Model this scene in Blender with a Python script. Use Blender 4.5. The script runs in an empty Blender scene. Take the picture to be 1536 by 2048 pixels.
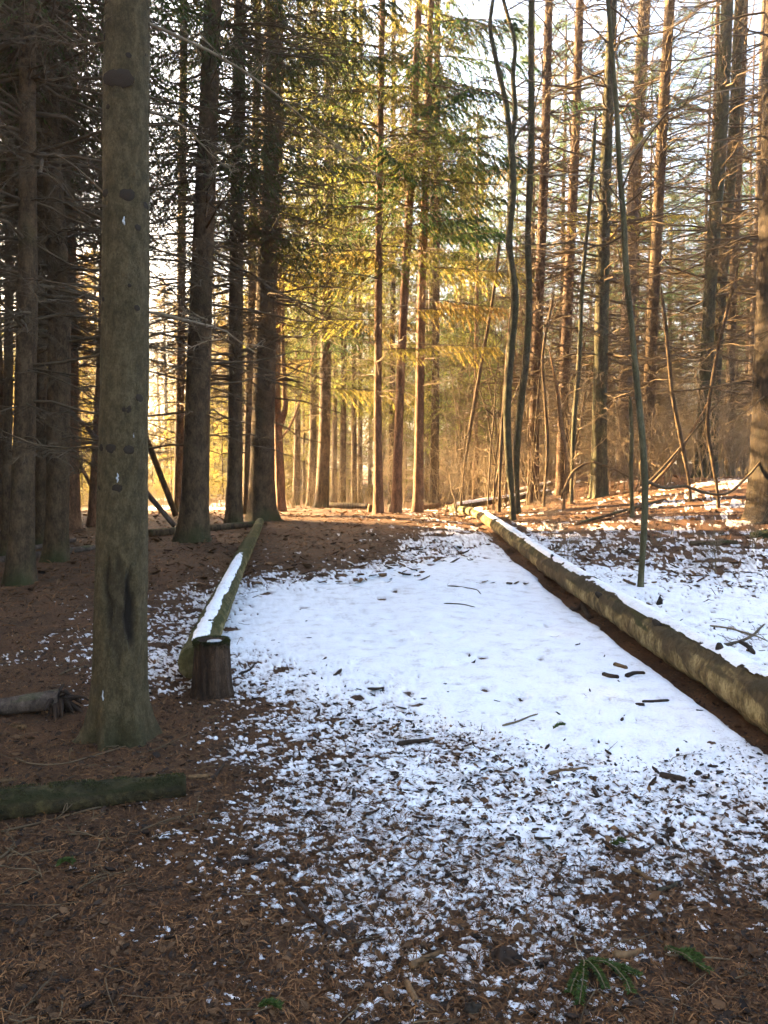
import bpy, math
import numpy as np
from mathutils import Vector

rng = np.random.default_rng(11)
scene = bpy.context.scene
col = scene.collection

# ------------------------------------------------------------------ camera, sky, sun, exposure
FPX, CX, CY = 1593.0, 768.0, 1024.0
PITCH = math.atan((1024 - 930) / FPX)          # looking slightly down
CAMZ = 1.55
cam_d = bpy.data.cameras.new('camera')
cam_d.sensor_fit = 'VERTICAL'; cam_d.sensor_height = 36.0
cam_d.lens = FPX / 2048 * 36.0
cam_d.clip_end = 2000
cam = bpy.data.objects.new('camera', cam_d); col.objects.link(cam)
cam.location = (0, 0, CAMZ)
cam.rotation_euler = (math.radians(90) - PITCH, 0, 0)
scene.camera = cam

SUN_AZ = math.radians(59)        # to the left of the view direction
SUN_EL = math.radians(17)
sun_dir = Vector((-math.sin(SUN_AZ) * math.cos(SUN_EL), math.cos(SUN_AZ) * math.cos(SUN_EL), math.sin(SUN_EL)))
world = bpy.data.worlds.new('World'); scene.world = world; world.use_nodes = True
wn = world.node_tree
sky = wn.nodes.new('ShaderNodeTexSky'); sky.sky_type = 'NISHITA'; sky.sun_disc = False
sky.sun_elevation = SUN_EL; sky.sun_rotation = -SUN_AZ
sky.air_density = 1.0; sky.dust_density = 7.0; sky.ozone_density = 1.0
wn.links.new(sky.outputs[0], wn.nodes['Background'].inputs[0])
wn.nodes['Background'].inputs[1].default_value = 0.05
sun_d = bpy.data.lights.new('sun', 'SUN'); sun_d.energy = 5.0; sun_d.angle = math.radians(0.5)
sun_d.color = (1.0, 0.65, 0.29)
sun = bpy.data.objects.new('sun', sun_d); col.objects.link(sun)
sun.location = (-30, 30, 30)
sun.rotation_euler = (-sun_dir).to_track_quat('-Z', 'Y').to_euler()
vs = scene.view_settings
vs.view_transform = 'Standard'; vs.look = 'None'; vs.gamma = 1.0; vs.use_curve_mapping = False
vs.exposure = 4.6
scene.cycles.max_bounces = 4; scene.cycles.diffuse_bounces = 2; scene.cycles.glossy_bounces = 1; scene.cycles.volume_bounces = 0
scene.cycles.adaptive_threshold = 0.045; scene.cycles.adaptive_min_samples = 16; scene.cycles.time_limit = 1000
scene.cycles.debug_use_spatial_splits = True
scene.cycles.transmission_bounces = 3; scene.cycles.transparent_max_bounces = 4
scene.cycles.sample_clamp_indirect = 6.0

# ------------------------------------------------------------------ numeric helpers
def hash01(ix, iy, iz, seed):
    h = (ix.astype(np.int64) * 374761393 + iy.astype(np.int64) * 668265263 + iz.astype(np.int64) * 2147483647 + seed * 974634) & 0xFFFFFFFF
    h = ((h ^ (h >> 13)) * 1274126177) & 0xFFFFFFFF
    h = ((h ^ (h >> 16)) * 2246822519) & 0xFFFFFFFF
    h = h ^ (h >> 15)
    return (h & 0xFFFFFF) / float(0xFFFFFF)

def vnoise(x, y, z=None, seed=0):
    x = np.asarray(x, float); y = np.asarray(y, float)
    z = np.zeros_like(x) if z is None else np.asarray(z, float)
    ix, iy, iz = np.floor(x), np.floor(y), np.floor(z)
    fx, fy, fz = x - ix, y - iy, z - iz
    fx, fy, fz = [f * f * (3 - 2 * f) for f in (fx, fy, fz)]
    r = 0
    for dx in (0, 1):
        for dy in (0, 1):
            for dz in (0, 1):
                w = (fx if dx else 1 - fx) * (fy if dy else 1 - fy) * (fz if dz else 1 - fz)
                r = r + w * hash01(ix + dx, iy + dy, iz + dz, seed)
    return r

def fbm(x, y, z=None, octv=4, seed=0, gain=0.5):
    a, s, t = 1.0, 0.0, 0.0
    for o in range(octv):
        f = 2.03 ** o
        s = s + a * vnoise(np.asarray(x) * f + 7.1 * o, np.asarray(y) * f - 3.7 * o, None if z is None else np.asarray(z) * f, seed + o)
        t += a; a *= gain
    return s / t

def sstep(a, b, x):
    t = np.clip((x - a) / (b - a), 0, 1)
    return t * t * (3 - 2 * t)

CP, SP = math.cos(PITCH), math.sin(PITCH)
def ray(px, py):
    """direction in the world per unit of depth along +y"""
    u = (px - CX) / FPX; v = (CY - py) / FPX
    dx, dy, dz = u, CP + v * SP, v * CP - SP
    return dx / dy, dz / dy
def at(px, py, depth):
    a, b = ray(px, py)
    return np.array([a * depth, depth, CAMZ + b * depth])

LOG_Y = np.array([0.9, 4.4, 6.1, 8.0, 10.0, 12.5, 15.0, 18.0, 21.2]); LOG_X = np.array([2.22, 2.13, 2.06, 2.03, 2.02, 2.06, 2.09, 2.02, 1.80])
def logx(y):
    return np.interp(y, LOG_Y, LOG_X)      # axis of the right log

def terrain_base(x, y):
    x = np.asarray(x, float); y = np.asarray(y, float)
    yy = np.clip(y, -30, 18.0)
    z = 0.02 * yy
    z = z - 0.52 * sstep(17.5, 36, y) * (1 - sstep(2.0, 7.0, x) * 0.9)
    z = z + 0.85 * sstep(2.3, 9.0, x) * sstep(7.5, 19, y)
    z = z + 0.5 * sstep(30, 60, y) * sstep(3, 12, x)
    # the path lies a little lower than the right log's bank
    lx = logx(y)
    z = z + 0.06 * sstep(-0.20, 0.10, x - lx) * sstep(-2, 2, y) * (1 - sstep(18, 23, y))
    z = z - 0.035 * np.exp(-((x - lx + 0.10) / 0.13) ** 4) * (1 - sstep(16, 20, y))
    return z
def terrain(x, y):
    z = terrain_base(x, y)
    d = np.hypot(x, y)
    z = z + 0.06 * (fbm(x * 0.5, y * 0.5, octv=3, seed=3) - 0.5) * sstep(1, 8, d) * 1.5
    z = z + 0.030 * (fbm(x * 2.3, y * 2.3, octv=3, seed=5) - 0.5)
    path = np.exp(-((x - 0.3) / 1.6) ** 4) * (1 - sstep(11, 17, y)) * sstep(3.5, 5.5, y)
    z = z + 0.022 * (fbm(x * 11, y * 11, octv=3, seed=9) - 0.5) * (1 - 0.75 * path)
    return z
def ground_hit(px, py, ymax=90):
    a, b = ray(px, py)
    ys = np.arange(1.2, ymax, 0.02)
    d = CAMZ + b * ys - terrain_base(a * ys, ys)
    i = np.argmax(d < 0) if (d < 0).any() else len(ys) - 1
    y = ys[i]
    return np.array([a * y, y, float(terrain(np.array([a * y]), np.array([y]))[0])])
def tz(x, y):
    return float(terrain(np.array([x]), np.array([y]))[0])

# ------------------------------------------------------------------ snow cover (measured at points on the ground, blended in the world)
SNOW = [(700,1300,1.2),(900,1250,1.35),(1100,1250,1.35),(1000,1350,1.2),(600,1220,1.15),(500,1250,1.1),(550,1350,.85),(800,1400,.95),
(1100,1420,.95),(1300,1400,1.1),(1250,1300,1.3),(1150,1180,1.25),(1000,1180,1.25),(900,1150,1.05),(700,1180,.95),(520,1180,.85),(600,1125,.1),(750,1100,.3),(700,1070,-.1),
(850,1100,.6),(950,1080,.75),(900,1040,.4),(800,1040,0),(650,1050,-.2),(1000,1100,1),(850,1170,1.15),(520,1120,.1),
(330,1280,.75),(330,1350,.5),(200,1300,.3),(250,1250,.2),(340,1230,.55),(380,1200,.3),(300,1150,-.2),(100,1250,-.2),(400,1100,-.3),
(100,1400,-.05),(100,1500,-.3),(350,1480,-.25),(450,1450,.05),(520,1440,.4),(600,1480,.52),(700,1500,.6),(700,1600,.45),(850,1500,.7),
(900,1600,.56),(1100,1500,.92),(1300,1500,.95),(1500,1550,.82),(1200,1600,.78),(1050,1650,.72),(1400,1650,.72),(1100,1750,.66),
(900,1750,.52),(1300,1750,.62),(1500,1750,.5),(1200,1850,.42),(1000,1850,.46),(1400,1880,.05),(1500,1960,-.2),(1300,1980,.05),
(1100,1980,.22),(900,1950,.32),(900,2040,.22),(700,1950,.24),(700,1850,.42),(600,1750,.38),(550,1650,.28),(500,1850,.25),
(400,1700,.2),(300,1800,.05),(200,1650,.05),(100,1900,-.2),(300,2000,-.1),(500,2000,.12),(250,1600,.3),(400,1590,.2),(50,1750,-.2),
(1400,1250,.95),(1500,1230,1.),(1350,1180,1.05),(1500,1150,.88),(1400,1110,.68),(1250,1090,.55),(1180,1050,.42),(1150,1100,.66),
(1300,1040,.52),(1400,1020,.5),(1500,1060,.56),(1350,990,.58),(1250,1000,.42),(1100,1030,.34),(1450,980,.45),(1300,965,.15),
(1450,952,-.2),(1200,985,0),(1000,1005,.5),(930,1000,.5),(600,1015,-.3),(400,1030,-.3),(200,1080,-.3),(20,1150,-.3)]
_sp = []
for px, py, c in SNOW:
    p = ground_hit(px, py); _sp.append((p[0] / (p[1] + 0.6), math.log(p[1] + 0.6), c))
_sp = np.array(_sp)
def snow_cover(x, y):
    u = np.clip(x / (np.abs(y) + 0.6), -0.46, 0.46); v = np.log(np.abs(y) + 0.6)
    num = np.zeros_like(u); den = np.full_like(u, 2e-3); num -= 0.3 * 2e-3
    for a, b, c in _sp:
        w = np.exp(-(((u - a) / 0.075) ** 2 + ((v - b) / 0.13) ** 2))
        num += w * c; den += w
    c = num / den
    c = c + 0.14 * np.exp(-((c - 0.5) / 0.28) ** 2) * sstep(7, 5, y)
    q = x - logx(y)
    wob = 0.16 * (fbm(y * 2.6, y * 0 + 3.3, octv=4, seed=44) - 0.5)
    c = c - 2.0 * np.exp(-((q + 0.03 + 0.8 * wob) / 0.15) ** 6) * (1 - sstep(13, 19, y))      # bare soil in the gap along the right log
    c = np.where(q > 0.3, np.minimum(c, 0.98) - 0.10 - 0.06 * sstep(7, 11, y), c) - 0.7 * sstep(24, 32, y)
    uu = x / np.maximum(np.abs(y), 1)
    c = c + 1.3 * sstep(-0.36, -0.32, uu) * (1 - sstep(-0.19, -0.165, uu)) * sstep(21.5, 24, y) * (1 - sstep(44, 52, y))   # sunlit snow in the clearing
    return np.where(y < 1.0, -0.3, c)
DENTS = []
for px, py in [(800,1190),(840,1205),(760,1200),(830,1215),(870,1215),(665,1210),(690,1212),(850,1250),(880,1245),(720,1225),(780,1238),(905,1290),(880,1280),(920,1335),(890,1340),(940,1330),(860,1230),(740,1260),(655,1280),(960,1385),(930,1375),(690,1245),(820,1165),(1010,1225),(845,1290),(780,1300)]:
    p = ground_hit(px, py); DENTS.append((p[0], p[1], rng.uniform(0, 6.28), rng.uniform(0.03, 0.055)))
gd = np.random.default_rng(99)
for _ in range(90):
    yy_ = gd.uniform(4.6, 11.5); xx_ = gd.normal(0.35, 0.75)
    DENTS.append((xx_, yy_, gd.normal(1.57, 0.6), gd.uniform(0.035, 0.075)))
def snow_amount(x, y):
    c = snow_cover(x, y)
    n = 0.45 * (fbm(x * 2.2, y * 2.2, octv=3, seed=21) - 0.5) + 0.55 * (fbm(x * 13, y * 16, octv=3, seed=25) - 0.5) + 1.25 * (fbm(x * 48, y * 55, octv=3, seed=29, gain=0.7) - 0.5)
    near = sstep(12, 5, y)
    n = n * (0.85 + 0.25 * near)
    s = c + n * (1.25 - 0.6 * sstep(0.8, 1.15, c)) - 0.5
    return s
def snow_thick(x, y):
    s = snow_amount(x, y)
    t = np.clip(s, -0.3, 0.5) * 0.018 + 0.014 * sstep(0.75, 1.15, snow_cover(x, y)) * (s > 0)
    for a, b, r, sz in DENTS:
        m = (np.abs(x - a) < 0.2) & (np.abs(y - b) < 0.25)
        if m.any():
            dx, dy = x[m] - a, y[m] - b
            q = ((dx * math.cos(r) + dy * math.sin(r)) / (sz * 1.7)) ** 2 + ((-dx * math.sin(r) + dy * math.cos(r)) / sz) ** 2
            t[m] = t[m] - 0.015 * np.exp(-q ** 2)
    return t

# ------------------------------------------------------------------ mesh helpers
def make_mesh(name, V, F, mat, smooth=False, attrs=None):
    """V (n,3); F: array (m,k) or list of such arrays"""
    if isinstance(F, np.ndarray): F = [F]
    F = [f for f in F if len(f)]
    me = bpy.data.meshes.new(name)
    nl = sum(f.size for f in F); nf = sum(len(f) for f in F)
    me.vertices.add(len(V)); me.loops.add(nl); me.polygons.add(nf)
    me.vertices.foreach_set('co', np.ascontiguousarray(V, dtype=np.float32).ravel())
    me.loops.foreach_set('vertex_index', np.concatenate([f.ravel() for f in F]).astype(np.int32))
    tot = np.concatenate([np.full(len(f), f.shape[1]) for f in F]).astype(np.int32)
    st = np.zeros(nf, np.int32); st[1:] = np.cumsum(tot)[:-1]
    me.polygons.foreach_set('loop_start', st)
    if smooth: me.polygons.foreach_set('use_smooth', np.ones(nf, bool))
    me.update(calc_edges=True)
    if attrs:
        for k, a in attrs.items():
            at_ = me.attributes.new(k, 'FLOAT', 'POINT')
            at_.data.foreach_set('value', np.ascontiguousarray(a, dtype=np.float32))
    if mat is not None: me.materials.append(mat)
    return me
def link(name, me, parent=None, loc=None, **props):
    o = bpy.data.objects.new(name, me); col.objects.link(o)
    if parent is not None: o.parent = parent
    if loc is not None: o.location = loc
    for k, v in props.items(): o[k] = v
    return o
def thing(name, loc, label, category, group=None):
    o = bpy.data.objects.new(name, None); col.objects.link(o); o.location = loc
    o.empty_display_size = 0.2
    o['label'] = label; o['category'] = category
    if group: o['group'] = group
    return o

class Acc:
    def __init__(s): s.V = []; s.F = []; s.n = 0; s.A = []
    def add(s, V, F, a=None):
        s.V.append(V); s.F.append(F + s.n); s.n += len(V)
        s.A.append(np.zeros(len(V)) if a is None else a)
    def mesh(s, name, mat, smooth=False, attr=None):
        if not s.V: return None
        groups = {}
        for f in s.F: groups.setdefault(f.shape[1], []).append(f)
        return make_mesh(name, np.concatenate(s.V), [np.concatenate(g) for g in groups.values()], mat, smooth, {attr: np.concatenate(s.A)} if attr else None)

def nrm(a): return a / np.maximum(np.linalg.norm(a, axis=-1, keepdims=True), 1e-9)
def tubes(P, R, k=3):
    """batch of tubes: P (B,n,3), R (B,n)"""
    P = np.asarray(P, float); R = np.asarray(R, float)
    B, n, _ = P.shape
    T = np.empty_like(P); T[:, 1:-1] = P[:, 2:] - P[:, :-2]; T[:, 0] = P[:, 1] - P[:, 0]; T[:, -1] = P[:, -1] - P[:, -2]
    T = nrm(T)
    ref = np.where(np.abs(T[:, :1, 2:3]) < 0.8, np.array([0, 0, 1.0]), np.array([1.0, 0, 0]))
    N = nrm(np.cross(T, np.broadcast_to(ref, T.shape))); M = np.cross(T, N)
    a = np.arange(k) * 2 * math.pi / k
    V = P[:, :, None] + R[:, :, None, None] * (np.cos(a)[None, None, :, None] * N[:, :, None] + np.sin(a)[None, None, :, None] * M[:, :, None])
    V = V.reshape(-1, 3)
    b = np.arange(B)[:, None, None] * n * k; i = np.arange(n - 1)[None, :, None] * k; j = np.arange(k)[None, None, :]
    j2 = (j + 1) % k
    F = np.stack([b + i + j, b + i + j2, b + i + k + j2, b + i + k + j], -1).reshape(-1, 4)
    return V, F
def interp_path(pts, n):
    """smooth resample of (m,d) points"""
    pts = np.asarray(pts, float)
    m = len(pts)
    t = np.concatenate([[0], np.cumsum(np.linalg.norm(np.diff(pts[:, :3], axis=0), axis=1))])
    q = np.linspace(0, t[-1], n)
    if m < 3: return np.stack([np.interp(q, t, pts[:, d]) for d in range(pts.shape[1])], 1)
    out = np.empty((n, pts.shape[1]))
    sl = np.gradient(pts, t, axis=0)
    i = np.clip(np.searchsorted(t, q, 'right') - 1, 0, m - 2)
    h = (t[i + 1] - t[i]); u = (q - t[i]) / h
    h00 = 2*u**3-3*u**2+1; h10 = u**3-2*u**2+u; h01 = -2*u**3+3*u**2; h11 = u**3-u**2
    return h00[:, None]*pts[i] + (h10*h)[:, None]*sl[i] + h01[:, None]*pts[i+1] + (h11*h)[:, None]*sl[i+1]
def single_tube(pts, rad, k=8, n=None, rough=0.0, seed=0, freq=6.0, cap=True, stretch=1.0):
    """one tube with bark-like relief and closed ends; returns V,F(list),ring normals etc."""
    P = np.asarray(pts, float); R = np.asarray(rad, float)
    if n:
        q = interp_path(np.concatenate([P, R[:, None]], 1), n); P, R = q[:, :3], q[:, 3]
    V, F = tubes(P[None], R[None], k)
    if rough:
        m = len(P); V3 = V.reshape(m, k, 3)
        D = V3 - P[:, None]; L = np.linalg.norm(D, axis=2, keepdims=True)
        s = np.concatenate([[0], np.cumsum(np.linalg.norm(np.diff(P, axis=0), axis=1))])
        a = np.arange(k) * 2 * math.pi / k
        X = np.cos(a)[None] * L[..., 0] * freq + 0 * s[:, None]; Y = np.sin(a)[None] * L[..., 0] * freq + 0 * s[:, None]; Z = s[:, None] * freq / stretch + 0 * a[None]
        nz = fbm(X + seed * 3.1, Y + seed, Z, octv=4, seed=seed) - 0.5
        V = (P[:, None] + D * (1 + rough * 2 * nz[..., None])).reshape(-1, 3)
    Fs = [F]
    if cap:
        Vc = np.stack([P[0], P[-1]]); c0 = len(V); V = np.concatenate([V, Vc]); last = (len(P) - 1) * k
        j = np.arange(k); j2 = (j + 1) % k
        Fs.append(np.stack([np.full(k, c0), j2, j], 1)); Fs.append(np.stack([np.full(k, c0 + 1), last + j, last + j2], 1))
    return V, Fs

# ------------------------------------------------------------------ materials
def new_mat(name):
    m = bpy.data.materials.new(name); m.use_nodes = True
    nt = m.node_tree; b = nt.nodes['Principled BSDF']
    b.inputs['Roughness'].default_value = 0.9
    b.inputs['Specular IOR Level'].default_value = 0.25
    return m, nt, b
def nd(nt, t, **kw):
    n = nt.nodes.new(t)
    for k, v in kw.items():
        if k in n.inputs: n.inputs[k].default_value = v
        else: setattr(n, k, v)
    return n
def ramp(nt, stops):
    r = nt.nodes.new('ShaderNodeValToRGB'); cr = r.color_ramp
    while len(cr.elements) < len(stops): cr.elements.new(0.5)
    for e, (p, c) in zip(cr.elements, stops):
        e.position = p; e.color = (*c, 1)
    return r
def noise_node(nt, scale, detail=4, rough=0.6, vec=None):
    n = nd(nt, 'ShaderNodeTexNoise', Scale=scale, Detail=detail, Roughness=rough)
    if vec is not None: nt.links.new(vec, n.inputs['Vector'])
    return n
def mix_col(nt, fac, a, b):
    m = nt.nodes.new('ShaderNodeMix'); m.data_type = 'RGBA'
    for s, v in ((m.inputs[0], fac), (m.inputs[6], a), (m.inputs[7], b)):
        if hasattr(v, 'links') or hasattr(v, 'is_linked'): nt.links.new(v, s)
        elif isinstance(v, (int, float)): s.default_value = v
        else: s.default_value = (*v, 1)
    return m.outputs[2]
def bump(nt, b, h, strength=0.5, dist=0.01):
    bp = nd(nt, 'ShaderNodeBump', Strength=strength, Distance=dist)
    nt.links.new(h, bp.inputs['Height']); nt.links.new(bp.outputs[0], b.inputs['Normal'])

def bark_mat(name, dark, mid, light, scale=9.0, stretch=0.35, moss=(0.06, 0.075, 0.02), moss_amt=0.0, bumpd=0.012, worn=(0.02, 0.014, 0.009), crack_amt=0.45):
    m, nt, b = new_mat(name)
    tc = nt.nodes.new('ShaderNodeTexCoord')
    mp = nd(nt, 'ShaderNodeMapping'); mp.inputs['Scale'].default_value = (1, 1, stretch)
    nt.links.new(tc.outputs['Object'], mp.inputs['Vector'])
    n1 = noise_node(nt, scale, 6, 0.65, mp.outputs[0])
    n2 = noise_node(nt, scale * 5, 5, 0.7, mp.outputs[0])
    vo = nd(nt, 'ShaderNodeTexVoronoi', Scale=scale * 4.0, feature='DISTANCE_TO_EDGE')
    ds = nd(nt, 'ShaderNodeVectorMath', operation='MULTIPLY_ADD'); ds.inputs[1].default_value = (1.6 / scale,) * 3
    nt.links.new(noise_node(nt, scale * 2.5, 3, 0.6, mp.outputs[0]).outputs['Color'], ds.inputs[0]); nt.links.new(mp.outputs[0], ds.inputs[2])
    nt.links.new(ds.outputs[0], vo.inputs['Vector'])
    add = nd(nt, 'ShaderNodeMath', operation='ADD'); nt.links.new(n1.outputs[0], add.inputs[0])
    mul = nd(nt, 'ShaderNodeMath', operation='MULTIPLY'); mul.inputs[1].default_value = 0.7
    nt.links.new(n2.outputs[0], mul.inputs[0]); nt.links.new(mul.outputs[0], add.inputs[1])
    r = ramp(nt, [(0.66, dark), (0.85, mid), (0.99, light)])
    nt.links.new(add.outputs[0], r.inputs[0])
    crack = nd(nt, 'ShaderNodeMapRange'); crack.inputs['From Min'].default_value = 0.0; crack.inputs['From Max'].default_value = 0.10
    nt.links.new(vo.outputs['Distance'], crack.inputs['Value'])
    c = mix_col(nt, crack.outputs[0], tuple(0.45 * x for x in dark), r.outputs[0])
    c = mix_col(nt, crack_amt, r.outputs[0], c)
    # moss
    n3 = noise_node(nt, 2.2, 5, 0.6, tc.outputs['Object'])
    am = nt.nodes.new('ShaderNodeAttribute'); am.attribute_name = 'moss'
    ma = nd(nt, 'ShaderNodeMath', operation='ADD'); ma.inputs[1].default_value = moss_amt
    nt.links.new(am.outputs['Fac'], ma.inputs[0])
    mm = nd(nt, 'ShaderNodeMath', operation='ADD'); nt.links.new(ma.outputs[0], mm.inputs[0]); nt.links.new(n3.outputs[0], mm.inputs[1])
    mr = nd(nt, 'ShaderNodeMapRange'); mr.inputs['From Min'].default_value = 0.62; mr.inputs['From Max'].default_value = 1.0
    nt.links.new(mm.outputs[0], mr.inputs['Value'])
    c = mix_col(nt, mr.outputs[0], c, moss)
    aw = nt.nodes.new('ShaderNodeAttribute'); aw.attribute_name = 'scar'
    c = mix_col(nt, aw.outputs['Fac'], c, worn)
    nt.links.new(c, b.inputs['Base Color'])
    hs = nd(nt, 'ShaderNodeMath', operation='MULTIPLY_ADD'); hs.inputs[1].default_value = 1.1 * crack_amt
    nt.links.new(crack.outputs[0], hs.inputs[0]); nt.links.new(add.outputs[0], hs.inputs[2])
    bump(nt, b, hs.outputs[0], 0.8, bumpd)
    return m
M = {}
M['bark_near'] = bark_mat('spruce_bark_close', (0.062, 0.046, 0.020), (0.098, 0.073, 0.033), (0.15, 0.115, 0.058), 24, 0.6, moss=(0.028, 0.027, 0.007), moss_amt=0.03, bumpd=0.02, crack_amt=0.42)
M['bark_dark'] = bark_mat('spruce_bark', (0.034, 0.021, 0.010), (0.080, 0.050, 0.025), (0.13, 0.086, 0.045), 9, 0.5, moss=(0.040, 0.042, 0.012), moss_amt=0.05, bumpd=0.015)
M['bark_red'] = bark_mat('reddish_conifer_bark', (0.075, 0.038, 0.02), (0.15, 0.078, 0.04), (0.24, 0.13, 0.07), 9, 0.35, moss_amt=-0.3, bumpd=0.015)
M['bark_shaded'] = bark_mat('shaded_furrowed_bark', (0.010, 0.006, 0.0035), (0.024, 0.016, 0.009), (0.045, 0.031, 0.018), 8, 0.3, moss=(0.022, 0.024, 0.008), moss_amt=0.05, bumpd=0.03)  # darkened bark for the broad right trunk, its shade put into the colour
M['bark_redgrey'] = bark_mat('red_grey_conifer_bark', (0.034, 0.019, 0.011), (0.074, 0.042, 0.024), (0.125, 0.075, 0.045), 9, 0.4, moss_amt=-0.2, bumpd=0.015)
M['bark_grey'] = bark_mat('grey_conifer_bark', (0.048, 0.034, 0.025), (0.098, 0.070, 0.052), (0.155, 0.115, 0.085), 9, 0.4, moss_amt=-0.2, bumpd=0.015)
M['bark_mossy'] = bark_mat('mossy_bark', (0.022, 0.017, 0.009), (0.052, 0.043, 0.022), (0.095, 0.08, 0.044), 14, 0.5, moss=(0.042, 0.048, 0.015), moss_amt=0.18, bumpd=0.01)
M['bark_sapling'] = bark_mat('smooth_green_bark', (0.036, 0.031, 0.014), (0.068, 0.060, 0.028), (0.105, 0.092, 0.050), 5, 0.25, moss=(0.045, 0.043, 0.014), moss_amt=0.1, bumpd=0.003)
M['log'] = bark_mat('old_log_wood', (0.06, 0.040, 0.016), (0.22, 0.155, 0.062), (0.42, 0.32, 0.15), 5.5, 0.45, moss=(0.055, 0.052, 0.013), moss_amt=0.0, bumpd=0.035, worn=(0.055, 0.037, 0.019), crack_amt=0.45)
M['log_mossy'] = bark_mat('mossy_log', (0.075, 0.06, 0.022), (0.15, 0.125, 0.045), (0.25, 0.20, 0.09), 6, 0.8, moss=(0.050, 0.047, 0.010), moss_amt=0.08, bumpd=0.025, crack_amt=0.3)
M['log_rotten'] = bark_mat('rotten_mossy_log', (0.012, 0.010, 0.004), (0.032, 0.025, 0.009), (0.065, 0.05, 0.018), 7, 1.0, moss=(0.019, 0.018, 0.004), moss_amt=0.0, bumpd=0.03, crack_amt=0.0)
M['stump'] = bark_mat('stump_wood', (0.016, 0.009, 0.005), (0.042, 0.023, 0.012), (0.08, 0.046, 0.025), 9, 0.2, moss=(0.025, 0.034, 0.012), moss_amt=-0.25, bumpd=0.02)

def plain_mat(name, c1, c2, scale=20, rough=0.9, transl=0.0, per_obj=0.0, tcol=None):
    m, nt, b = new_mat(name)
    tc = nt.nodes.new('ShaderNodeTexCoord')
    n = noise_node(nt, scale, 3, 0.6, tc.outputs['Object'])
    r = ramp(nt, [(0.3, c1), (0.7, c2)]); nt.links.new(n.outputs[0], r.inputs[0])
    c = r.outputs[0]
    at_ = nt.nodes.new('ShaderNodeAttribute'); at_.attribute_name = 'tone'
    # own tone of each piece (dry, fresh): only brightens or darkens the pigment
    hsv = nt.nodes.new('ShaderNodeHueSaturation')
    ma = nd(nt, 'ShaderNodeMath', operation='MULTIPLY_ADD'); ma.inputs[1].default_value = 1.0; ma.inputs[2].default_value = 1.0
    nt.links.new(at_.outputs['Fac'], ma.inputs[0])
    nt.links.new(ma.outputs[0], hsv.inputs['Value']); nt.links.new(c, hsv.inputs['Color']); c = hsv.outputs[0]
    if per_obj:
        oi = nt.nodes.new('ShaderNodeObjectInfo')
        h2 = nt.nodes.new('ShaderNodeHueSaturation')
        mr = nd(nt, 'ShaderNodeMapRange'); mr.inputs['To Min'].default_value = 1 - per_obj; mr.inputs['To Max'].default_value = 1 + per_obj
        nt.links.new(oi.outputs['Random'], mr.inputs['Value']); nt.links.new(mr.outputs[0], h2.inputs['Value'])
        mr2 = nd(nt, 'ShaderNodeMapRange'); mr2.inputs['To Min'].default_value = 0.5 - 0.03; mr2.inputs['To Max'].default_value = 0.5 + 0.03
        nt.links.new(oi.outputs['Random'], mr2.inputs['Value']); nt.links.new(mr2.outputs[0], h2.inputs['Hue'])
        nt.links.new(c, h2.inputs['Color']); c = h2.outputs[0]
    nt.links.new(c, b.inputs['Base Color'])
    b.inputs['Roughness'].default_value = rough
    if transl:
        t = nt.nodes.new('ShaderNodeBsdfTranslucent')
        if tcol: t.inputs[0].default_value = (*tcol, 1)
        else: nt.links.new(c, t.inputs[0])
        ms = nd(nt, 'ShaderNodeMixShader'); ms.inputs[0].default_value = transl
        nt.links.new(b.outputs[0], ms.inputs[1]); nt.links.new(t.outputs[0], ms.inputs[2])
        nt.links.new(ms.outputs[0], nt.nodes['Material Output'].inputs[0])
    return m
M['twig_dark'] = plain_mat('dead_twig', (0.050, 0.034, 0.018), (0.11, 0.077, 0.043), 3)
M['twig_warm'] = plain_mat('dry_twig', (0.10, 0.072, 0.042), (0.22, 0.165, 0.10), 3)
M['twig_fallen'] = plain_mat('fallen_twig', (0.045, 0.028, 0.014), (0.16, 0.11, 0.06), 3)
M['twig_pale'] = plain_mat('pale_branch', (0.10, 0.075, 0.045), (0.20, 0.155, 0.095), 6)
M['leaf_spruce'] = plain_mat('spruce_needles', (0.060, 0.070, 0.016), (0.17, 0.145, 0.035), 1.2, 0.7, 0.58, 0.25)
M['leaf_dark'] = plain_mat('dark_spruce_needles', (0.034, 0.048, 0.012), (0.078, 0.088, 0.024), 1.2, 0.7, 0.45, 0.2)
M['leaf_green'] = plain_mat('green_spruce_needles', (0.028, 0.060, 0.015), (0.068, 0.115, 0.030), 1.2, 0.7, 0.45, 0.2)
M['leaf_sunlit'] = plain_mat('sunlit_yellow_needles', (0.15, 0.128, 0.03), (0.30, 0.235, 0.06), 1.2, 0.7, 0.68, 0.2)  # lighter, yellower copy of the needles: sunlight put into the colour
M['leaf_pine'] = plain_mat('pine_needles', (0.055, 0.10, 0.032), (0.10, 0.15, 0.05), 1.2, 0.7, 0.45, 0.2)
M['leaf_brown'] = plain_mat('browned_needles', (0.12, 0.07, 0.025), (0.20, 0.12, 0.045), 1.2, 0.7, 0.4, 0.2)
M['sprig'] = plain_mat('fresh_sprig_needles', (0.032, 0.058, 0.010), (0.065, 0.10, 0.02), 20, 0.6, 0.25)
M['needle'] = plain_mat('fallen_needles', (0.072, 0.032, 0.012), (0.185, 0.090, 0.036), 8)
M['chip'] = plain_mat('bark_chips', (0.012, 0.008, 0.006), (0.045, 0.026, 0.015), 9)
M['leaf_dry'] = plain_mat('dry_leaf', (0.055, 0.028, 0.013), (0.14, 0.075, 0.035), 9, 0.8, 0.15)
M['grass_dry'] = plain_mat('dry_weeds', (0.13, 0.10, 0.055), (0.25, 0.20, 0.11), 2, 0.9, 0.3)
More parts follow.
